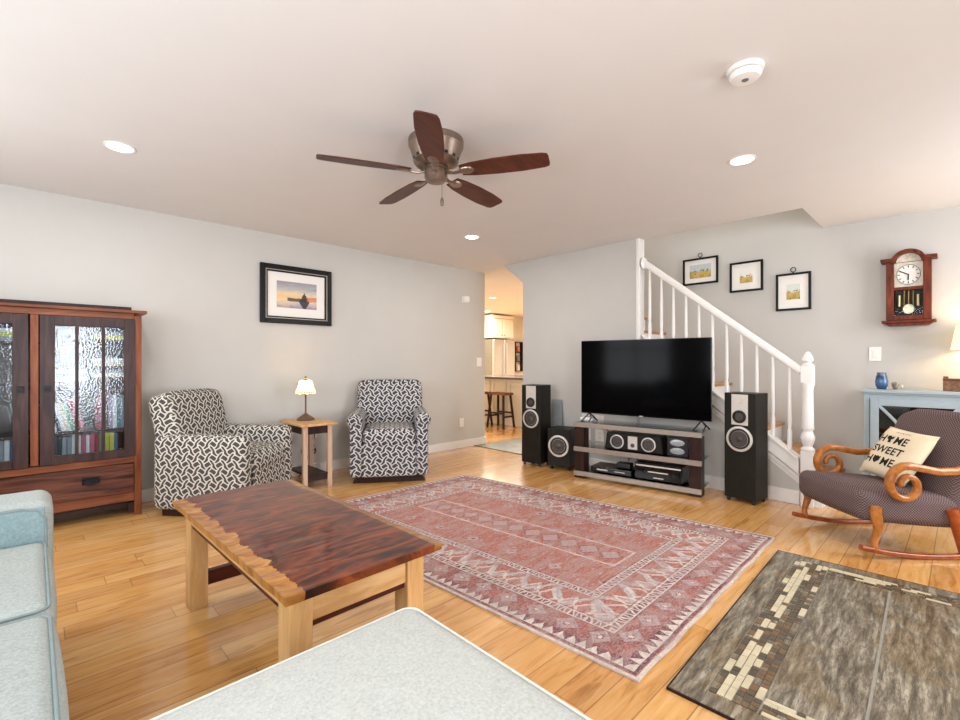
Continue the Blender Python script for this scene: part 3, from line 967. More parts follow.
# ============================================================ wall clock
ck = thing('wall_clock', 'red cherry pendulum wall clock with arched top on the right wall', 'clock', (5.41, .321, 1.48), -90)
mb = MB()
for s in (-1, 1): mb.b2(s * .13 - .028, s * .13 + .028, -.11, -.075, .045, .545)
mb.b2(-.102, .102, -.108, -.08, .045, .085); mb.b2(-.102, .102, -.108, -.08, .3, .325)
mb.build('door_frame', CLOCKW, ck, bevel=.003)
mb = MB(); mb.b2(-.158, -.145, -.08, -.002, .04, .56); mb.b2(.145, .158, -.08, -.002, .04, .56); mb.b2(-.145, .145, -.02, -.002, .04, .56)
mb.build('case', CLOCKW, ck)
arc = [(.125 * math.cos(R(a)), .535 + .105 * math.sin(R(a))) for a in range(0, 181, 12)]
arc2 = [(.098 * math.cos(R(a)), .525 + .085 * math.sin(R(a))) for a in range(180, -1, -12)]
mb = MB()
for i in range(len(arc) - 1):
    j = len(arc2) - 1 - i
    mb.prism([arc[i], arc[i + 1], arc2[j - 1], arc2[j]], 'y', -.13, -.003)
for s in (-1, 1): mb.b2(s * .152 - .045, s * .152 + .045, -.135, -.003, .545, .572)
mb.prism([(-.11, .535)] + [(.11 * math.cos(R(a)), .535 + .09 * math.sin(R(a))) for a in range(180, -1, -12)], 'y', -.06, -.003)
mb.build('arched_top', CLOCKW, ck, bevel=.002)
mb = MB(); mb.b2(-.19, .19, -.135, -.002, .022, .042); mb.prism([(-.17, .022), (.17, .022), (.14, -.002), (-.14, -.002)], 'y', -.12, -.002)
mb.build('plinth', CLOCKW, ck, bevel=.003)
MB().b2(-.102, .102, -.072, -.066, .326, .535).build('dial_plate', plain('silvered_dial', '#c9c2b0', .4, .2, var=.15, scale=60), ck)
mb = MB(); mb.prism([(.088 * math.cos(R(a)), .54 + .07 * math.sin(R(a))) for a in range(0, 181, 12)], 'y', -.074, -.068)
mb.build('moon_arch', plain('arch_dial', '#d8d2c2', .5, var=.2, scale=50), ck)
MB().lathe([(0, 0), (.082, 0), (.082, .004), (0, .004)], (0, -.073, .43), 40, Matrix.Rotation(PI / 2, 4, 'X')).build('dial', PICMAT, ck)
mb = MB()
for k in range(12):
    a = R(30 * k); mb.box((.068 * math.sin(a), -.078, .43 + .068 * math.cos(a)), (.006, .002, .017), (0, a, 0))
mb.sweep([(.083 * math.cos(R(a)), -.077, .43 + .083 * math.sin(R(a))) for a in range(0, 361, 12)], .002, n=6, up=(0, 1, 0))
mb.build('hour_marks', INK, ck)
mb = MB(); a = R(-62); mb.box((.032 * math.sin(a), -.081, .43 + .032 * math.cos(a)), (.008, .002, .075), (0, a, 0))
a = R(182); mb.box((.022 * math.sin(a), -.0805, .43 + .022 * math.cos(a)), (.009, .002, .05), (0, a, 0))
mb.build('hands', INK, ck)
MB().b2(-.1, .1, -.03, -.021, .086, .3).build('case_back', plain('clock_inside', '#14130f', .6), ck)
for x in (-.032, 0, .032): MB().cyl((x, -.05, .15), (x, -.05, .299), .0035).build('pendulum_rod', BRASS, ck)
for s in (-1, 1): MB().cyl((s * .066, -.05, .165), (s * .066, -.05, .26), .011).build('weight', plain('pale_brass_weight', '#d8c890', .3, .6), ck)
MB().lathe([(0, 0), (.042, 0), (.04, .008), (0, .012)], (0, -.056, .14), 28, Matrix.Rotation(PI / 2, 4, 'X')).build('pendulum_bob', plain('silvered_bob', '#d3cfae', .35, .5, var=.2, scale=70), ck, smooth=40)
MB().b2(-.1, .1, -.094, -.092, .087, .299).build('glass_pane', CLOCKG, ck)
ck.scale = (.89, 1, 1)

# ============================================================ rug and hearth
mb = MB(); NX, NY = 24, 34
c00, c10, c01, c11 = Vector((1.59, .82, 0)), Vector((3.54, .862, 0)), Vector((1.40, 3.58, 0)), Vector((3.228, 3.578, 0))
G = []
for i in range(NX + 1):
    r_ = []
    for j in range(NY + 1):
        u, v = i / NX, j / NY
        p = (c00 * (1 - u) + c10 * u) * (1 - v) + (c01 * (1 - u) + c11 * u) * v
        if i == NX or j == 0: p = p + Vector((.004 * math.sin(v * 37), .004 * math.sin(u * 31), 0))
        r_.append((mb._v((p.x, p.y, .009)), (u * 1.86, v * 2.73)))
    G.append(r_)
uvl = mb.bm.loops.layers.uv.new('UVMap')
for i in range(NX):
    for j in range(NY):
        q = [G[i][j], G[i + 1][j], G[i + 1][j + 1], G[i][j + 1]]
        f = mb._f([a[0] for a in q])
        for l, a in zip(f.loops, q): l[uvl].uv = a[1]
per = [G[i][0] for i in range(NX + 1)] + [G[NX][j] for j in range(1, NY + 1)] + [G[i][NY] for i in range(NX - 1, -1, -1)] + [G[0][j] for j in range(NY - 1, 0, -1)]
low = [mb._v((a[0].co.x, a[0].co.y, .001)) for a in per]
for k in range(len(per)):
    k2 = (k + 1) % len(per)
    f = mb._f([per[k][0], low[k], low[k2], per[k2][0]])
    if f:
        for l in f.loops: l[uvl].uv = per[k][1]
o = mb.build('area_rug', RUGM)
tag(o, 'faded red and grey oriental rug lying on the wood floor before the television', 'rug')

he = thing('hearth', 'slate tile hearth with cream mosaic border set into the floor at lower right', 'hearth', (2.5, .3, 0), 2)


def hb(x0, x1, y0, y1, z0, z1, mb): mb.b2(x0 - 2.5, x1 - 2.5, y0 - .3, y1 - .3, z0, z1)


mb = MB(); hb(1.65, 3.33, -1.5, .762, .0005, .007, mb); mb.build('grout_bed', GROUT, he)
mb = MB(); hb(1.647, 3.333, .762, .765, .0, .0105, mb); hb(1.647, 1.65, -1.5, .762, 0, .0105, mb); hb(3.33, 3.333, -1.5, .762, 0, .0105, mb)
mb.build('edge_strip', DARKWOOD, he)
mb = MB()
hb(1.653, 3.327, .655, .759, .007, .011, mb)                    # outer border
hb(1.653, 1.73, -1.49, .651, .007, .011, mb); hb(3.25, 3.327, -1.49, .651, .007, .011, mb)
xs = [1.835, 2.487, 3.137]
ys = [.497, .23, -.37, -.97, -1.49]
for i in range(1):
    for j in range(len(ys) - 1):
        hb(1.835, 3.137, ys[j + 1] + .01, ys[j], .007, .011, mb)
mb.build('slate_tiles', SLATE, he, bevel=.001)
mb = MB()


def mosaic(x0, x1, y0, y1, along, rows):
    rw = ((y1 - y0) if along == 'x' else (x1 - x0)) / rows
    for r_ in range(rows):
        t = x0 if along == 'x' else y0; end = x1 if along == 'x' else y1
        streak = 0
        while t < end - .004:
            q = (t - x0 if along == 'x' else t - y0)
            cream = random.random() < ((.95 if math.sin(q * 7 + .5) > -.25 else .12) if r_ in (3, 4) else .07)
            L = random.choice((.06, .075, .09)) if cream else random.choice((.025, .03, .045))
            L = min(L, end - t)
            mb.mi = 0 if cream else random.choice((1, 2, 2, 3))
            if along == 'x': hb(t + .0015, t + L - .0015, y0 + r_ * rw + .0015, y0 + (r_ + 1) * rw - .0015, .007, .0112, mb)
            else: hb(x0 + r_ * rw + .0015, x0 + (r_ + 1) * rw - .0015, t + .0015, t + L - .0015, .007, .0112, mb)
            t += L


mosaic(1.733, 3.247, .50, .652, 'x', 6)
mosaic(1.733, 1.832, -1.49, .497, 'y', 5)
mosaic(3.14, 3.247, -1.49, .497, 'y', 5)
mb.build('mosaic_border', [TCREAM, TBROWN, TDARK, SLATE], he)

# ============================================================ coffee table
CX, CY = .797, 2.005
ct = thing('coffee_table', 'maple coffee table with glossy dark carved burl top in front of the sofa', 'coffee table', (CX, CY, 0), 1.3)
mb = MB(); hx, hy = .295, .665
NX, NY = 22, 60
top = []
for i in range(NX + 1):
    col = []
    for j in range(NY + 1):
        x = -hx + 2 * hx * i / NX; y = -hy + 2 * hy * j / NY
        e = max(0, 1 - (x + hx) / .10)
        z = .5 - (.0 if i == 0 else .006) * e ** 1.2 * (1 + .8 * math.sin(y * 62 + x * 25 + 1.5 * math.sin(y * 17)))
        e2 = max(0, 1 - (hx - x) / .05); z -= .008 * e2 ** 2
        if i == 0: x += .0015 * math.sin(y * 41)
        if i == NX: x += .003 * math.sin(y * 23)
        col.append(mb._v((x, y, z)))
    top.append(col)
for i in range(NX):
    for j in range(NY): mb._f([top[i][j], top[i + 1][j], top[i + 1][j + 1], top[i][j + 1]])
per = [top[i][0] for i in range(NX + 1)] + [top[NX][j] for j in range(1, NY + 1)] + [top[i][NY] for i in range(NX - 1, -1, -1)] + [top[0][j] for j in range(NY - 1, 0, -1)]
low = [mb._v((v.co.x * .985, v.co.y * .992, .47)) for v in per]
for k in range(len(per)): k2 = (k + 1) % len(per); mb._f([per[k], low[k], low[k2], per[k2]])
mb._f(low)
mb.build('tabletop', BURL, ct, smooth=35)
for sx in (-1, 1):
    for sy in (-1, 1): MB().box(((-.216 if sx < 0 else .222), sy * .55, .235), (.075, .085, .47)).build('leg', MAPLE, ct, bevel=.004)
mb = MB()
for s in (-1, 1): MB().box((-.007, s * .56, .413), (.38, .045, .114)).build('end_apron', MAPLEH, ct, bevel=.003)
mb = MB()
for s in (-1, 1): mb.box(((-.238 if s < 0 else .242), 0, .44), (.03, 1.012, .06))
mb.build('side_rail', wood('maple_side_rail', [(.3, '#b98a55'), (.7, '#d3a871')], (8, 1.5, 8), 3), ct, bevel=.003)
mb = MB()
for s in (-1, 1):
    MB().box(((-.234 if s < 0 else .238), 0, .3995), (.022, 1.012, .02)).build('side_inlay', MAHOG, ct); MB().box((-.007, s * .558, .345), (.38, .03, .02)).build('end_inlay', MAHOG, ct)
    MB().box((-.007, s * .55, .125), (.38, .035, .065)).build('low_stretcher', MAHOG, ct)

# ============================================================ sofa and ottoman
so = thing('sofa', 'pale aqua tweed sofa with piped seat cushions along the left edge', 'sofa', (-.45, 1.3, 0))


def at(x, y, z): return (x + .45, y - 1.3, z)


MB().cushion(at(-.40, 1.2, .2), (.9, 2.56, .3), .03, n=4).build('base', SOFAB, so, smooth=60)
mb = MB(); mb.cushion(at(-.43, 2.61, .335), (.98, .275, .59), .045, (.0, .004, .006), 5)
arm = mb.build('armrest', SOFA, so, smooth=60)
zt, yb = .61, 2.472
MB().cushion(at(-.43, 2.4705, .5), (.93, .012, .22), .005).build('arm_inner_panel', SOFAB, arm, smooth=60)
MB().sweep([at(-.8, yb - .004, zt), at(-.03, yb - .004, zt), at(.015, yb - .004, zt - .012), at(.036, yb - .004, zt - .05), at(.04, yb - .004, .3)], .006, n=8, up=(0, 1, 0)).build('arm_piping', PIPE, arm, smooth=60)
for (ya, yb_) in ((1.76, 2.455), (1.0, 1.75), (.2, .99)):
    c = MB().cushion(at(-.375, (ya + yb_) / 2, .405), (.84, yb_ - ya - .004, .17), .045, (.012, .0, .022), 6).build('seat_cushion', SOFA, so, smooth=60)
    MB().loop(.4095, (yb_ - ya) / 2 - .0135, .033, .4795, at(-.375, (ya + yb_) / 2, 0), .0045).build('cushion_piping', PIPE, c, smooth=60)
for (ya, yb_) in ((1.76, 2.455), (1.0, 1.75), (.2, .99)):
    mb = MB(); mb.M = Matrix.Translation(at(-.80, (ya + yb_) / 2, .69)) @ Matrix.Rotation(R(-12), 4, 'Y')
    mb.cushion((0, 0, 0), (.2, yb_ - ya - .004, .42), .07, (.03, 0, .02), 5); mb.build('back_cushion', SOFA, so, smooth=60)
MB().cushion(at(-1.0, 1.31, .45), (.22, 2.8, .8), .06, n=5).build('backrest', SOFAB, so, smooth=60)
mb = MB()
for x in (-.85, -.03):
    for y in (.05, 2.45): mb.box(at(x, y, .025), (.06, .06, .05))
mb.build('feet', DARKWOOD, so)

ot = thing('ottoman', 'large pale grey tweed ottoman at the bottom edge before the coffee table', 'ottoman', (.455, .718, 0))
MB().cushion((0, 0, .2), (.66, .78, .28), .03, n=4).build('base', OTTO, ot, smooth=60)
cu = MB().cushion((0, 0, .405), (.70, .81, .14), .05, (.006, .006, .015), 7).build('seat_cushion', OTTO, ot, smooth=60)
MB().loop(.3375, .3925, .036, .4625, (0, 0, 0), .0035).build('cushion_piping', PIPEL, cu, smooth=60)
for sx in (-1, 1):
    for sy in (-1, 1): MB().box((sx * .28, sy * .34, .03), (.05, .05, .06)).build('leg', DARKWOOD, ot)


# ============================================================ television group
SRZ = -81.4
SLOC = Vector((4.215, 2.176, 0))
ts = thing('television_stand', 'low glass and dark wood media stand with three taupe edged shelves under the television', 'television stand', SLOC, SRZ)
for z0 in (.025, .27, .515):
    sh = MB().b2(-.6, .6, -.17, -.14, z0, z0 + .045).build('shelf_bar', TAUPE, ts, bevel=.003)
    MB().b2(-.595, .595, -.14, .165, z0 + .037, z0 + .045).build('glass_shelf', CLEAR, sh)
for s in (-1, 1):
    MB().b2(s * .545 - .05, s * .545 + .05, -.155, -.03, 0, .5145).build('upright', DARKWOOD, ts, bevel=.003)
MB().b2(-.45, .45, .13, .15, .08, .5).build('back_bar', DARKWOOD, ts) if False else None


def stand_pt(x, y, z):
    return SLOC + Matrix.Rotation(R(SRZ), 3, 'Z') @ Vector((x, y, z))


tv = thing('television', 'large black flat screen television standing on the glass media stand', 'television', stand_pt(.04, -.03, .562), SRZ)
MB().b2(-.615, .615, -.012, .012, .085, .825).build('screen_bezel', GLOSSB, tv, bevel=.003)
MB().b2(-.608, .608, -.0135, -.0122, .097, .818).build('screen', SCREEN, tv)
MB().b2(-.4, .4, .012, .06, .12, .5).build('rear_housing', BLACK, tv, bevel=.01)
MB().b2(-.018, .018, -.0145, -.0122, .087, .094).build('badge', SILVER, tv)
for s in (-1, 1):
    mb = MB(); x = s * .53
    mb.sweep([(x, -.0, .088), (x - .05, -.085, .006), (x - .015, -.09, .006)], .007, n=8)
    mb.sweep([(x, -.0, .088), (x + .05, .085, .006)], .007, n=8)
    mb.sweep([(x, 0, .088), (x + .045, -.055, .045), (x + .03, -.085, .006)], .006, n=8)
    mb.build('foot', BLACK, tv, smooth=50)


def driver(mb_list, c, r, facing, parent, ringmat=SILVER):
    """loudspeaker driver: ring, surround, cone, cap; axis -Y"""
    M = Matrix.Rotation(PI / 2, 4, 'X')
    d = MB().lathe([(r * .98, 0), (r, .004), (r * .98, .012), (r * .84, .014), (r * .8, .006)], c, 32, M).build('driver_ring', ringmat, parent, smooth=40)
    MB().lathe([(r * .8, .004), (r * .78, .012), (r * .68, .012), (r * .64, .004), (r * .3, -.015 if False else .001), (0, .001)], c, 32, M).build('surround', RUBBER, d, smooth=40)
    MB().lathe([(r * .63, .0085), (r * .35, .002), (r * .3, .004), (r * .18, .014), (0, .018)], c, 32, M).build('cone', CONE, d, smooth=40)
    return d


def tower(loc, rz, lab, group=None):
    t = thing('tower_speaker', lab, 'speaker', loc, rz, group)
    MB().b2(-.126, .126, -.128, .092, .03, .91).build('cabinet', BLACKV, t, bevel=.004)
    MB().b2(-.066, .066, -.131, -.1282, .645, .9).build('tweeter_plate', SILVER, t, bevel=.002)
    driver(None, (0, -.1312, .715), .054, 0, t, RUBBER)
    MB().lathe([(0, 0), (.026, 0), (.024, .004), (.012, .003), (.011, .009), (0, .011)], (0, -.1312, .835), 24, Matrix.Rotation(PI / 2, 4, 'X')).build('tweeter', SILVER, t, smooth=40)
    driver(None, (0, -.1285, .53), .106, 0, t)
    for sx in (-1, 1):
        for sy in (-1, 1): MB().lathe([(.012, 0), (.016, .01), (.016, .03)], (sx * .1, -.02 + sy * .085, 0), 12).build('foot', BLACK, t)
    return t


tower((4.185, 3.40, 0), -84, 'black floor standing tower speaker at the end of the wall by the kitchen opening')
tower((4.366, 1.272, 0), -98, 'black floor standing tower speaker right of the television, before the staircase')
sb = thing('subwoofer', 'square black subwoofer with one large driver between left tower speaker and media stand', 'speaker', (4.245, 3.075, 0), -75)
MB().b2(-.13, .13, -.145, .12, .04, .445).build('cabinet', BLACKV, sb, bevel=.006)
driver(None, (0, -.146, .26), .118, 0, sb)
for sx in (-1, 1):
    for sy in (-1, 1): MB().lathe([(.016, 0), (.02, .012), (.02, .04)], (sx * .1, sy * .1, 0), 14).build('foot', BLACK, sb)

cs = thing('center_speaker', 'black centre speaker with two silver ringed cones on the middle glass shelf', 'speaker', stand_pt(-.02, -.0, .3155), SRZ)
mb = MB(); mb.prism([(-.28, 0), (.28, 0), (.26, .165), (-.26, .165)], 'y', -.10, .1); mb.build('cabinet', BLACKV, cs, bevel=.015, seg=3)
for s in (-1, 1): driver(None, (s * .15, -.1015, .083), .068, 0, cs)
MB().b2(-.045, .045, -.104, -.1015, .022, .145).build('tweeter_plate', SILVER, cs, bevel=.002)
MB().lathe([(0, 0), (.02, 0), (.018, .004), (0, .008)], (0, -.104, .06), 20, Matrix.Rotation(PI / 2, 4, 'X')).build('tweeter', CONE, cs, smooth=40)
dv = thing('disc_holder', 'black box with two pale oval discs right of the centre speaker', 'box', stand_pt(.375, .02, .3155), SRZ)
MB().b2(-.09, .09, -.08, .1, 0, .165).build('case', BLACK, dv, bevel=.004)
for z in (.045, .12): MB().lathe([(0, 0), (.05, 0), (.048, .006), (0, .01)], (0, -.081, z), 28, Matrix.Rotation(PI / 2, 4, 'X') @ Matrix.Diagonal((1.3, .6, 1, 1))).build('disc', plain('pale_disc', '#aeb9bc', .25, .5), dv, smooth=40)
rc = thing('receiver', 'wide black stereo receiver with two knobs on the lowest glass shelf', 'receiver', stand_pt(.225, .0, .0705), SRZ)
MB().b2(-.21, .21, -.13, .14, .012, .16).build('case', BLACK, rc, bevel=.004)
MB().b2(-.21, .21, -.137, -.1302, .015, .157).build('front_panel', GLOSSB, rc, bevel=.003)
MB().b2(-.2, .2, -.139, -.1372, .132, .146).build('trim_strip', SILVER, rc)
MB().b2(-.09, .09, -.139, -.1372, .082, .092).build('display', SILVER, rc)
MB().b2(-.04, .05, -.139, -.1372, .032, .04).build('button_row', SILVER, rc)
for s in (-1, 1): MB().lathe([(.026, 0), (.025, .018), (0, .02)], (s * .155, -.1372, .09), 24, Matrix.Rotation(PI / 2, 4, 'X')).build('knob', GLOSSB, rc, smooth=40)
for x in (-.18, .18): MB().lathe([(.015, 0), (.018, .012)], (x, -.1, 0), 12).build('foot', BLACK, rc)
bp_ = thing('disc_player', 'slim black disc player left of the receiver on the lowest glass shelf', 'disc player', stand_pt(-.23, -.0, .0705), SRZ)
MB().b2(-.205, .205, -.12, .12, .01, .062).build('case', GLOSSB, bp_, bevel=.004)
MB().b2(-.14, -.03, -.122, -.1202, .03, .042).build('disc_tray', SILVER, bp_)
MB().b2(.04, .14, -.122, -.1202, .032, .038).build('display', SILVER, bp_)
for x in (-.17, .17): MB().lathe([(.013, 0), (.015, .01)], (x, -.09, 0), 12).build('foot', BLACK, bp_)
o = MB().cushion((0, 0, .028), (.14, .1, .055), .012).build('set_top_box', BLACK, smooth=50)
o.location = stand_pt(-.12, -.03, .1335); o.rotation_euler = (0, 0, R(SRZ)); tag(o, 'small black box sitting on the slim disc player', 'box')
o = MB().cushion((0, 0, .02), (.13, .12, .04), .018, (0, 0, .006)).build('router', PLASTIC, smooth=60)
o.location = stand_pt(-.53, .02, .561); o.rotation_euler = (0, 0, R(SRZ)); tag(o, 'low white rounded device on the left end of the media stand top', 'router')
o = MB().sweep([stand_pt(-.4, .12, .49), stand_pt(-.36, .18, .44), stand_pt(-.31, .2, .40), stand_pt(-.27, .19, .345), stand_pt(-.25, .13, .325)], .006, n=8).build('audio_cable', REDCABLE, smooth=60)
tag(o, 'red cable hanging before the outlet plates behind the media stand', 'cable')
pts = [stand_pt(-.1, .02, .195), stand_pt(-.08, -.03, .235), stand_pt(-.02, -.05, .25), stand_pt(.02, .0, .24), stand_pt(.02, .1, .235)]
o = MB().sweep(pts, .004, n=8).build('connector_cable', CABLE, smooth=60)
tag(o, 'thin black cable arching over the small black box on the disc player', 'cable')
o = MB().prism([(-.09, 0), (.09, 0), (.045, .73), (-.09, .73)], 'y', -.012, .012).build('leaning_panel', GREYPAN, bevel=.003)
o.location = (4.42, 3.30, .001); o.rotation_euler = (R(-3), 0, R(-90)); tag(o, 'flat grey panel leaning on the wall behind the subwoofer', 'panel')

# ============================================================ blue cabinet and what stands on it
bl = thing('cabinet', 'powder blue cabinet with curved glass door muntins against the right wall', 'cabinet', (5.225, -.05, 0), -90)
mb = MB()
for s in (-1, 1): mb.b2(s * .615 - .02, s * .615 + .02, -.16, .165, 0, .9)
mb.b2(-.595, .595, .15, .165, .06, .9); mb.b2(-.595, .595, -.15, .15, .06, .1); mb.b2(-.595, .595, -.16, -.13, .86, .9); mb.b2(-.595, .595, -.16, -.13, .06, .12)
mb.b2(-.015, .015, -.16, -.13, .12, .86)
mb.build('body', BLUECAB, bl, bevel=.003)
mb = MB(); mb.b2(-.65, .65, -.185, .175, .915, .94); mb.b2(-.64, .64, -.172, .17, .9, .915); mb.build('top', BLUECAB, bl, bevel=.004)
MB().b2(-.594, .594, -.1, .149, .47, .485).build('inner_shelf', NAVYIN, bl)
MB().b2(-.594, .594, .143, .149, .1, .86).build('inner_back', NAVYIN, bl)
for s in (-1, 1):
    mb = MB(); xa, xb = (.02, .59) if s > 0 else (-.59, -.02)
    t = .055
    mb.b2(xa, xa + t, -.178, -.161, .115, .865); mb.b2(xb - t, xb, -.178, -.161, .115, .865); mb.b2(xa + t, xb - t, -.178, -.161, .81, .865); mb.b2(xa + t, xb - t, -.178, -.161, .115, .17)
    d = mb.build('door', BLUECAB, bl, bevel=.003)
    MB().b2(xa + t, xb - t, -.17, -.168, .17, .81).build('glass_pane', CABG, d)
    mb = MB(); xc = (xa + xb) / 2; hw = (xb - xa) / 2 - t
    for q in (-1, 1):
        pts = [(xc + q * (hw * (1 - .78 * math.sin(PI * k / 16))), -.173, .17 + .64 * k / 16) for k in range(17)]
        mb.sweep(pts, .005, .012, 8, up=(1, 0, 0))
    mb.b2(xa + t, xb - t, -.176, -.171, .482, .498)
    mb.build('curved_muntin', BLUECAB, d, smooth=50)
    MB().lathe([(.006, 0), (.006, .012), (.013, .018), (0, .026)], (-.03 * s + (.075 if s > 0 else -.075), -.178, .5), 14, Matrix.Rotation(PI / 2, 4, 'X')).build('knob', IRON, d, smooth=50)


def m_vase():
    m = Mat('blue_glazed_ceramic', .2)
    x, y, z = m.xyz(m.coord())
    n = m.noise(m.coord(scale=(1, 1, .4)), 26, 4)
    m.color(m.ramp(z / .16 + (n - .5) * .5, [(0, '#1c2f4a'), (.35, '#446a92'), (.6, '#24395c'), (.85, '#62758a'), (1, '#7d7a70')])); return m.m


o = MB().lathe([(0, 0), (.036, 0), (.052, .03), (.056, .06), (.048, .1), (.038, .12), (.042, .135), (.036, .135), (.034, .12), (.0, .1)], n=28).build('vase', m_vase(), smooth=50)
o.location = (5.17, .478, .9405); o.scale = (.78, .78, 1.05); tag(o, 'small blue glazed vase on the left end of the blue cabinet', 'vase')
sh = thing('seashell', 'small brown spiral shell ornament lying beside the blue vase', 'ornament', (5.16, .385, .9405))
pts = [((.006 + .028 * t) * math.cos(R(400 * t)) * .9, .03 * (t - .5), .034 + (.004 + .024 * t) * math.sin(R(400 * t))) for t in [k / 30 for k in range(31)]]
MB().sweep(pts, [.004 + .016 * k / 30 for k in range(31)], n=10, up=(0, 1, 0)).build('shell_body', plain('brown_shell', '#8a7a68', .4, var=.35, scale=60), sh, smooth=60)
MB().lathe([(0, 0), (.014, 0), (.013, .006), (0, .009)], (-.012, -.035, .03), 16, Matrix.Rotation(R(80), 4, 'X')).build('shell_mouth', plain('pale_shell', '#cfc7b8', .4), sh, smooth=60)
bx_ = thing('wooden_box', 'small brown carved wooden box on the blue cabinet under the lamp', 'box', (5.2, .05, .9405), -90)
MB().b2(-.06, .09, -.04, .04, 0, .085).build('body', plain('carved_walnut', '#6a4428', .5, var=.5, scale=45), bx_, bevel=.003)
mb = MB(); ring_w = .075; mb.b2(-.062, .092, -.043, .043, .086, .1); mb.box((-.045, 0, .108), (.03, .03, .016)); mb.build('lid', wood('box_lid', [(.3, '#4a2c18'), (.7, '#7a5030')], (4, 9, 9), 4), bx_, bevel=.003)
l2 = thing('table_lamp', 'lit lamp with tapered cream shade at the right edge above the blue cabinet', 'lamp', (5.24, -.115, .9405))
MB().lathe([(0, 0), (.07, 0), (.072, .012), (.03, .03), (.018, .06), (.04, .13), (.045, .18), (.02, .26), (.01, .3), (0, .3)], n=28).build('base', LAMPB, l2, smooth=40)
MB().lathe([(.007, .3), (.007, .37)], n=10).build('stem', LAMPB, l2)
mb = MB(); n = 40
for (r0, z0, r1, z1) in ((.185, .33, .155, .515), (.153, .515, .183, .33)):
    a = [mb._v((r0 * math.cos(2 * PI * k / n), r0 * math.sin(2 * PI * k / n), z0)) for k in range(n)]
    b = [mb._v((r1 * math.cos(2 * PI * k / n), r1 * math.sin(2 * PI * k / n), z1)) for k in range(n)]
    for k in range(n): mb._f([a[k], a[(k + 1) % n], b[(k + 1) % n], b[k]])
mb.build('lamp_shade', SHADE_B, l2, smooth=40)
bulb('cabinet_lamp_bulb_light', (5.24, -.115, .9405 + .42), 5, (1, .72, .42))

# ============================================================ rocking chair
rk = thing('rocking_chair', 'oak scroll armed rocking chair with burgundy upholstery at the right edge', 'rocking chair', (4.065, .334, 0), 225)
for s in (-1, 1):
    x = s * .305
    pts = []
    for k in range(23):
        y = -.43 + .98 * k / 22; pts.append((x, y, .016 + (y - .02) ** 2 * .27))
    MB().sweep(pts, .017, .016, 8, power=.7).build('rocker', OAKR, rk, smooth=50)
    # front cabriole leg
    pts = [(x, -.345, .055), (x, -.352, .1), (x, -.335, .155), (x, -.325, .19), (x, -.335, .23), (x, -.345, .28), (x, -.34, .315)]
    MB().sweep(pts, [.017, .015, .017, .02, .024, .027, .024], [.018, .016, .02, .024, .028, .031, .028], 10, up=(0, 1, 0), power=.75).build('leg', OAK, rk, smooth=50)
    pts = [(x, .17, .028), (x, .14, .15), (x, .1, .3)]
    MB().sweep(pts, [.018, .022, .026], [.018, .024, .03], 10, up=(0, 1, 0), power=.75).build('leg', OAKR, rk, smooth=50)
    # scroll arm: back -> forward -> curls down and in
    pts = [(x, .27, .555), (x, .2, .543), (x, .12, .522), (x, .02, .52), (x, -.07, .538), (x, -.14, .553)]
    cy_, cz_ = -.165, .441
    for k in range(1, 31):
        a = R(84 + 15.5 * k); rr = .114 * (1 - .024 * k)
        pts.append((x, cy_ + rr * math.cos(a), cz_ + rr * math.sin(a)))
    w_ = [.023] * 6 + [.023 - .0003 * k for k in range(30)]
    h_ = [.02, .019, .018, .019, .022, .024] + [.025 - .0003 * k for k in range(30)]
    MB().sweep(pts, w_, h_, 10, up=(1, 0, 0), power=.7).build('armrest', OAK, rk, smooth=50)


def seatfn(q):
    q.z -= .05 * (q.y + .3) / .6
    return q


MB().cushion((0, -.12, .31), (.59, .6, .185), .055, (.0, .01, .022), 6, fn=seatfn).build('seat', ROCKF, rk, smooth=60, uv=True)
mb = MB(); mb.M = Matrix.Translation((0, .09, .3)) @ Matrix.Rotation(R(-21), 4, 'X')


def backf(q):
    if q.z > 0: q.z -= .07 * max(0, (abs(q.x) - .15) / .13) ** 2 * min(1, q.z / .2)
    return q


mb.cushion((0, .06, .29), (.58, .11, .62), .05, (0, .02, .01), 7, fn=backf)
mb.build('backrest', ROCKF, rk, smooth=60, uv=True)

# throw pillow, leaning back on the rocker
PM = Matrix.Translation((4.065, .334, 0)) @ Matrix.Rotation(R(225), 4, 'Z')
pw = thing('throw_pillow', 'cream square pillow with black HOME SWEET HOME lettering on the rocking chair', 'pillow', PM @ Vector((.0, .045, .56)), 225)
pw.scale = (.93, .93, .93)
PR = Matrix.Rotation(R(-33), 4, 'X') @ Matrix.Rotation(R(3), 4, 'Y')
mb = MB(); mb.M = PR
N = 14; hp = .2
def pil(u, v, sg):
    e = (1 - u ** 4) * (1 - v ** 4)
    k = 1 - .05 * (1 - abs(u) ** 2) * abs(v) ** 3; k2 = 1 - .05 * (1 - abs(v) ** 2) * abs(u) ** 3
    return (hp * u * k2, sg * .055 * max(0, e) ** .55, hp * v * k)
V1 = {}
for sg in (-1, 1):
    for i in range(N + 1):
        for j in range(N + 1):
            u, v = -1 + 2 * i / N, -1 + 2 * j / N
            if sg == 1 and (i in (0, N) or j in (0, N)): V1[(1, i, j)] = V1[(-1, i, j)]
            else: V1[(sg, i, j)] = mb._v(pil(u, v, sg))
    for i in range(N):
        for j in range(N): mb._f([V1[(sg, i, j)], V1[(sg, i + 1, j)], V1[(sg, i + 1, j + 1)], V1[(sg, i, j + 1)]])
pb = mb.build('pillow_body', PILLOW, pw, smooth=80)


def on_pillow(x, z):
    y = pil(max(-1, min(1, x / hp)), max(-1, min(1, z / hp)), -1)[1] - .0022
    return PR @ Vector((x, y, z))


mb = MB()


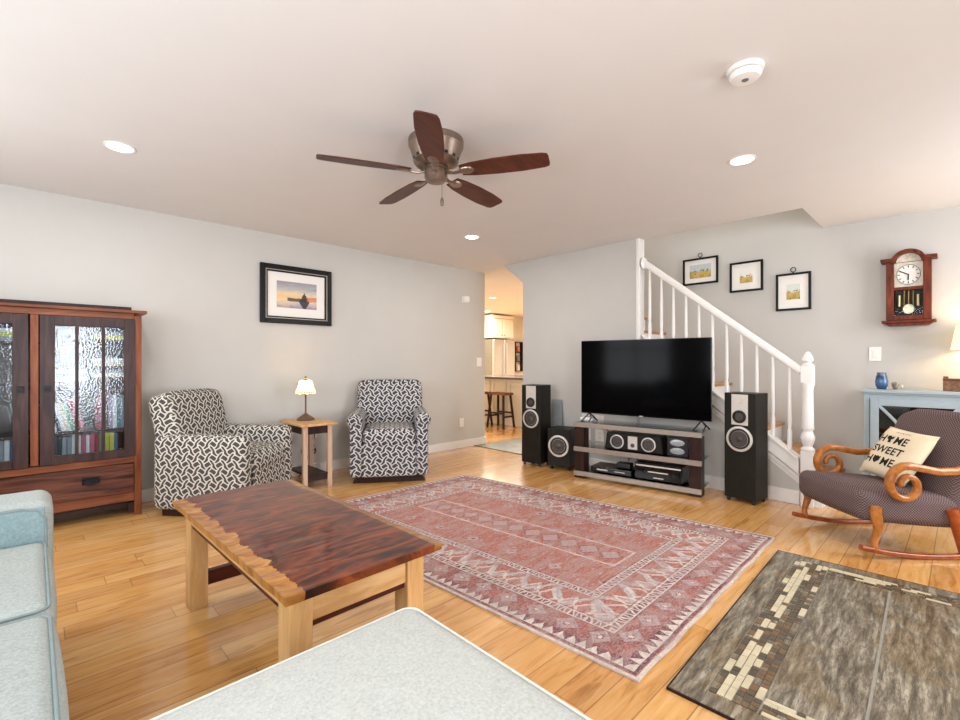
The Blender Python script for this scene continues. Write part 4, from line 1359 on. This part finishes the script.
def letters(txt, x0, z0, size, spacing=1.05):
    cu_ = bpy.data.curves.new('t', 'FONT'); cu_.body = txt; cu_.size = size; cu_.offset = .0016; cu_.space_character = spacing
    to = bpy.data.objects.new('t', cu_); COL.objects.link(to)
    bpy.context.view_layer.update()
    me = bpy.data.meshes.new_from_object(to.evaluated_get(bpy.context.evaluated_depsgraph_get()))
    vs = [mb.bm.verts.new(on_pillow(x0 + v.co.x, z0 + v.co.y)) for v in me.vertices]
    for p in me.polygons:
        try: mb.bm.faces.new([vs[i] for i in p.vertices])
        except ValueError: pass
    bpy.data.objects.remove(to); bpy.data.curves.remove(cu_); bpy.data.meshes.remove(me)


def blob(poly):
    vs = [mb.bm.verts.new(on_pillow(x, z)) for x, z in poly]; mb.bm.faces.new(vs)


letters('H', -.155, .055, .082); letters('ME', -.022, .055, .082)
blob([(-.088, .108), (-.062, .112), (-.058, .1), (-.034, .112), (-.036, .09), (-.05, .08), (-.04, .058), (-.066, .055), (-.07, .075), (-.09, .088)])
letters('SWEET', -.15, -.03, .078)
letters('H', -.155, -.118, .082); letters('ME', -.02, -.118, .082)
blob([(-.088, -.06), (-.074, -.066), (-.06, -.058), (-.046, -.066), (-.034, -.058), (-.034, -.092), (-.05, -.108), (-.062, -.118), (-.078, -.106), (-.088, -.092)])
for sx in (-1, 1): blob([(sx * .012 - .0, .146), (sx * .06, .146), (sx * .06, .1485), (sx * .012, .1485)])
blob([(-.006, .147), (0, .141), (.006, .147), (.003, .151), (0, .148), (-.003, .151)])
mb.build('lettering', INK, pb)

# ============================================================ ceiling fan
fn_ = thing('ceiling_fan', 'five blade walnut ceiling fan with bronze flush mount motor', 'ceiling fan', (1.67, 2.10, 2.44))
MB().lathe([(0, 0), (.158, 0), (.16, -.012), (.156, -.024), (.158, -.036), (.15, -.05), (.132, -.1), (.125, -.118), (.128, -.128), (.118, -.14), (.1, -.152), (.0, -.154)], n=40).build('motor_housing', BRONZE, fn_, smooth=35)
mb = MB()
for k in range(14):
    a = 2 * PI * k / 14; mb.box((.127 * math.cos(a), .127 * math.sin(a), -.107), (.008, .02, .018), (0, 0, a))
mb.build('vent_slots', BLACK, fn_)
MB().lathe([(.07, -.155), (.074, -.17), (.062, -.176), (.066, -.185), (.066, -.215), (.05, -.236), (.0, -.24)], n=32).build('switch_housing', BRONZE, fn_, smooth=35)
yaw = R(46.1)
for k in range(5):
    ang = yaw + PI + R(1.5) + R(72) * k
    Mz = Matrix.Rotation(ang, 4, 'Z')
    mb = MB(); mb.M = Mz @ Matrix.Translation((0, 0, -.186)) @ Matrix.Rotation(R(-12), 4, 'X')
    out = [(.15, .044), (.22, .058), (.35, .068), (.5, .07), (.62, .06), (.645, .05), (.65, .03)]
    poly = [(x, y) for x, y in out] + [(x, -y) for x, y in out[::-1]]
    mb.prism(poly, 'z', -.004, .004)
    b = mb.build('blade', FANW, fn_, bevel=.002)
    mb = MB(); mb.M = Mz @ Matrix.Translation((0, 0, -.186)) @ Matrix.Rotation(R(-12), 4, 'X')
    mb.lathe([(0, -.012), (.03, -.01), (.034, -.004), (.0, -.004)], (.185, 0, 0), 20, Matrix.Diagonal((1.35, .95, 1, 1)))
    mb.sweep([(.068, 0, -.002), (.11, 0, -.012), (.16, 0, -.008)], [.02, .012, .016], .005, 8)
    mb.build('blade_bracket', BRONZE, b, smooth=50)
mb = MB(); mb.cyl((.02, -.03, -.225), (.02, -.03, -.33), .0022, n=6); mb.lathe([(0, -.38), (.009, -.372), (.011, -.35), (.006, -.33), (0, -.33)], (.02, -.03, 0), 12)
mb.build('pull_chain', BRONZE, fn_, smooth=40)

# ============================================================ ceiling lights and smoke detector
CANS = [(.372, 3.454, 'left of the ceiling fan above the bookcase', 1), (3.214, .964, 'right of the ceiling fan, toward the stairs', 1), (3.217, 3.461, 'beyond the ceiling fan toward the kitchen', 1),
        (6.55, 6.45, 'in the kitchen, nearer of two', 1), (8.2, 8.25, 'in the kitchen, farther of two', 1)]
for (x, y, txt, on) in CANS:
    t = thing('recessed_light', 'round lit recessed ceiling light ' + txt, 'ceiling light', (x, y, 2.44), 0, 'recessed ceiling lights')
    MB().lathe([(.078, 0), (.077, -.004), (.066, -.005), (.062, -.001)], n=36).build('trim_ring', PLASTIC, t, smooth=40)
    MB().lathe([(0, -.0035), (.0615, -.0035), (.0615, -.0015), (0, -.0015)], n=36).build('lens', CANLIT, t)
    l = bpy.data.lights.new('recessed_light_beam', 'AREA'); l.shape = 'DISK'; l.size = .14; l.energy = 9 if x < 4 else 22; l.color = (1, .93, .84) if x < 4 else (1, .9, .75)
    o = bpy.data.objects.new('recessed_light_beam', l); o.location = (x, y, 2.43); COL.objects.link(o)
# added fill light that brightens the kitchen, besides its two recessed lights
area('kitchen_fill_light', (7.2, 6.2, 2.42), (0, 0, 0), .9, .9, 190, (1, .96, .9))
sd = thing('smoke_detector', 'round white smoke detector on the ceiling at upper right', 'smoke detector', (2.225, .655, 2.44))
MB().lathe([(0, 0), (.072, 0), (.072, -.012), (.066, -.016), (0, -.016)], n=40).build('mounting_base', PLASTIC, sd, smooth=35)
MB().lathe([(.058, -.0165), (.058, -.02)], n=40).build('vent_gap', BLACK, sd)
MB().lathe([(.062, -.0205), (.064, -.03), (.054, -.044), (.03, -.048), (0, -.048)], n=40).build('cover', PLASTIC, sd, smooth=35)
MB().lathe([(.014, -.0485), (.012, -.051), (0, -.051)], n=20).build('test_button', plain('grey_button', '#6a6a6a', .5), sd)

# ============================================================ kitchen beyond the opening
fr = thing('refrigerator', 'stainless steel french door refrigerator at the back of the kitchen', 'refrigerator', (8.98, 8.66, 0))
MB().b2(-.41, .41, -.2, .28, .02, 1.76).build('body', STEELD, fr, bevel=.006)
for s in (-1, 1):
    x0, x1 = sorted((s * .004, s * .41))
    d = MB().cushion(((x0 + x1) / 2, -.235, 1.25), (x1 - x0, .06, 1.02), .015, (0, .015, 0)).build('door', STEEL, fr, smooth=50)
    MB().cyl((s * .05, -.3, .85), (s * .05, -.3, 1.65), .014).build('handle', STEEL, d, smooth=50)
d = MB().cushion((0, -.235, .38), (.82, .06, .66), .015, (0, .01, 0)).build('freezer_drawer', STEEL, fr, smooth=50)
MB().cyl((-.3, -.3, .62), (.3, -.3, .62), .014).build('handle', STEEL, d, smooth=50)
uc = thing('wall_cabinet', 'cream upper kitchen cabinet above the refrigerator', 'cabinet', (9.03, 8.72, 1.8))
MB().b2(-.46, .38, -.24, .25, 0, .52).build('body', CREAM, uc, bevel=.004)
MB().b2(-.48, .39, -.28, .25, .521, .6).build('crown', CREAM, uc, bevel=.01)
for s in (-1, 1):
    x0, x1 = sorted((-.04 + s * .012, -.04 + s * .4)); d = MB().b2(x0, x1, -.262, -.241, .03, .5).build('door', CREAM, uc, bevel=.004)
    MB().lathe([(.008, 0), (.014, .02), (0, .026)], (-.04 + s * .05, -.262, .08), 12, Matrix.Rotation(PI / 2, 4, 'X')).build('knob', IRON, d)
pn = MB().b2(9.43, 9.48, 8.72, 8.97, .001, 2.38).build('pantry_panel', CREAM, bevel=.004)
tag(pn, 'tall cream side panel right of the refrigerator', 'cabinet panel')
wr = thing('spice_rack', 'narrow dark wall rack holding jars right of the refrigerator', 'rack', (10.1, 8.915, 1.1))
mb = MB(); mb.b2(-.17, -.145, -.06, .062, -.2, .65); mb.b2(.145, .17, -.06, .062, -.2, .65)
for z in (-.2, .07, .34, .63): mb.b2(-.145, .145, -.06, .062, z, z + .02)
mb.build('rack_frame', DARKWOOD, wr)
for i, z in enumerate((-.18, .09, .36)):
    o = MB().lathe([(0, 0), (.035, 0), (.038, .06), (.032, .1), (.025, .12), (0, .125)], n=18, M=Matrix.Scale(1.5, 4)).build('jar', plain('jar_glaze', ('#cfc6b4', '#7a7468', '#b8603c')[i], .3), smooth=40)
    o.location = (10.1, 8.912, 1.1 + z + .0005); tag(o, ('pale jar on the lowest level', 'grey jar on the middle level', 'rust jar on the top level')[i] + ' of the kitchen wall rack', 'jar', 'jars on the kitchen wall rack')
ki = thing('kitchen_island', 'cream panelled kitchen island with dark granite counter beyond the opening', 'kitchen island', (6.7, 5.75, 0))
mb = MB(); mb.b2(-.37, .45, -.75, .95, 0, .865); mb.build('body', CREAM, ki, bevel=.004)
mb = MB()
for y0 in (-.72, -.3, .12, .54):
    a, b, z0, z1 = y0, y0 + .38, .14, .82
    mb.b2(-.382, -.371, a, a + .06, z0, z1); mb.b2(-.382, -.371, b - .06, b, z0, z1); mb.b2(-.382, -.371, a + .06, b - .06, z1 - .06, z1); mb.b2(-.382, -.371, a + .06, b - .06, z0, z0 + .06)
mb.build('panel_moulding', CREAM, ki, bevel=.003)
MB().b2(-.72, .5, -.85, 1.05, .866, .9).build('countertop', GRANITE, ki, bevel=.005)
for (x, y, lab) in ((6.08, 5.78, 'dark wooden saddle stool at the kitchen island, right one of two'), (6.0, 6.26, 'dark wooden saddle stool at the kitchen island, left one of two')):
    t = thing('bar_stool', lab, 'stool', (x, y, 0), 0, 'stools at the kitchen island')
    MB().cushion((0, 0, .6), (.24, .42, .04), .015).build('seat', wood('stool_seat', [(.3, '#5a3420'), (.7, '#8a5a38')], (8, 1, 8), 3), t, smooth=50)
    for sx in (-1, 1):
        for sy in (-1, 1): MB().sweep([(sx * .14, sy * .2, 0), (sx * .09, sy * .15, .583)], .03, .03, 4).build('leg', DARKWOOD, t)
    mb = MB()
    for s in (-1, 1): mb.box((0, s * .185, .2), (.22, .025, .03)); mb.box((s * .12, 0, .26), (.025, .33, .03))
    mb.build('stretcher', DARKWOOD, t)
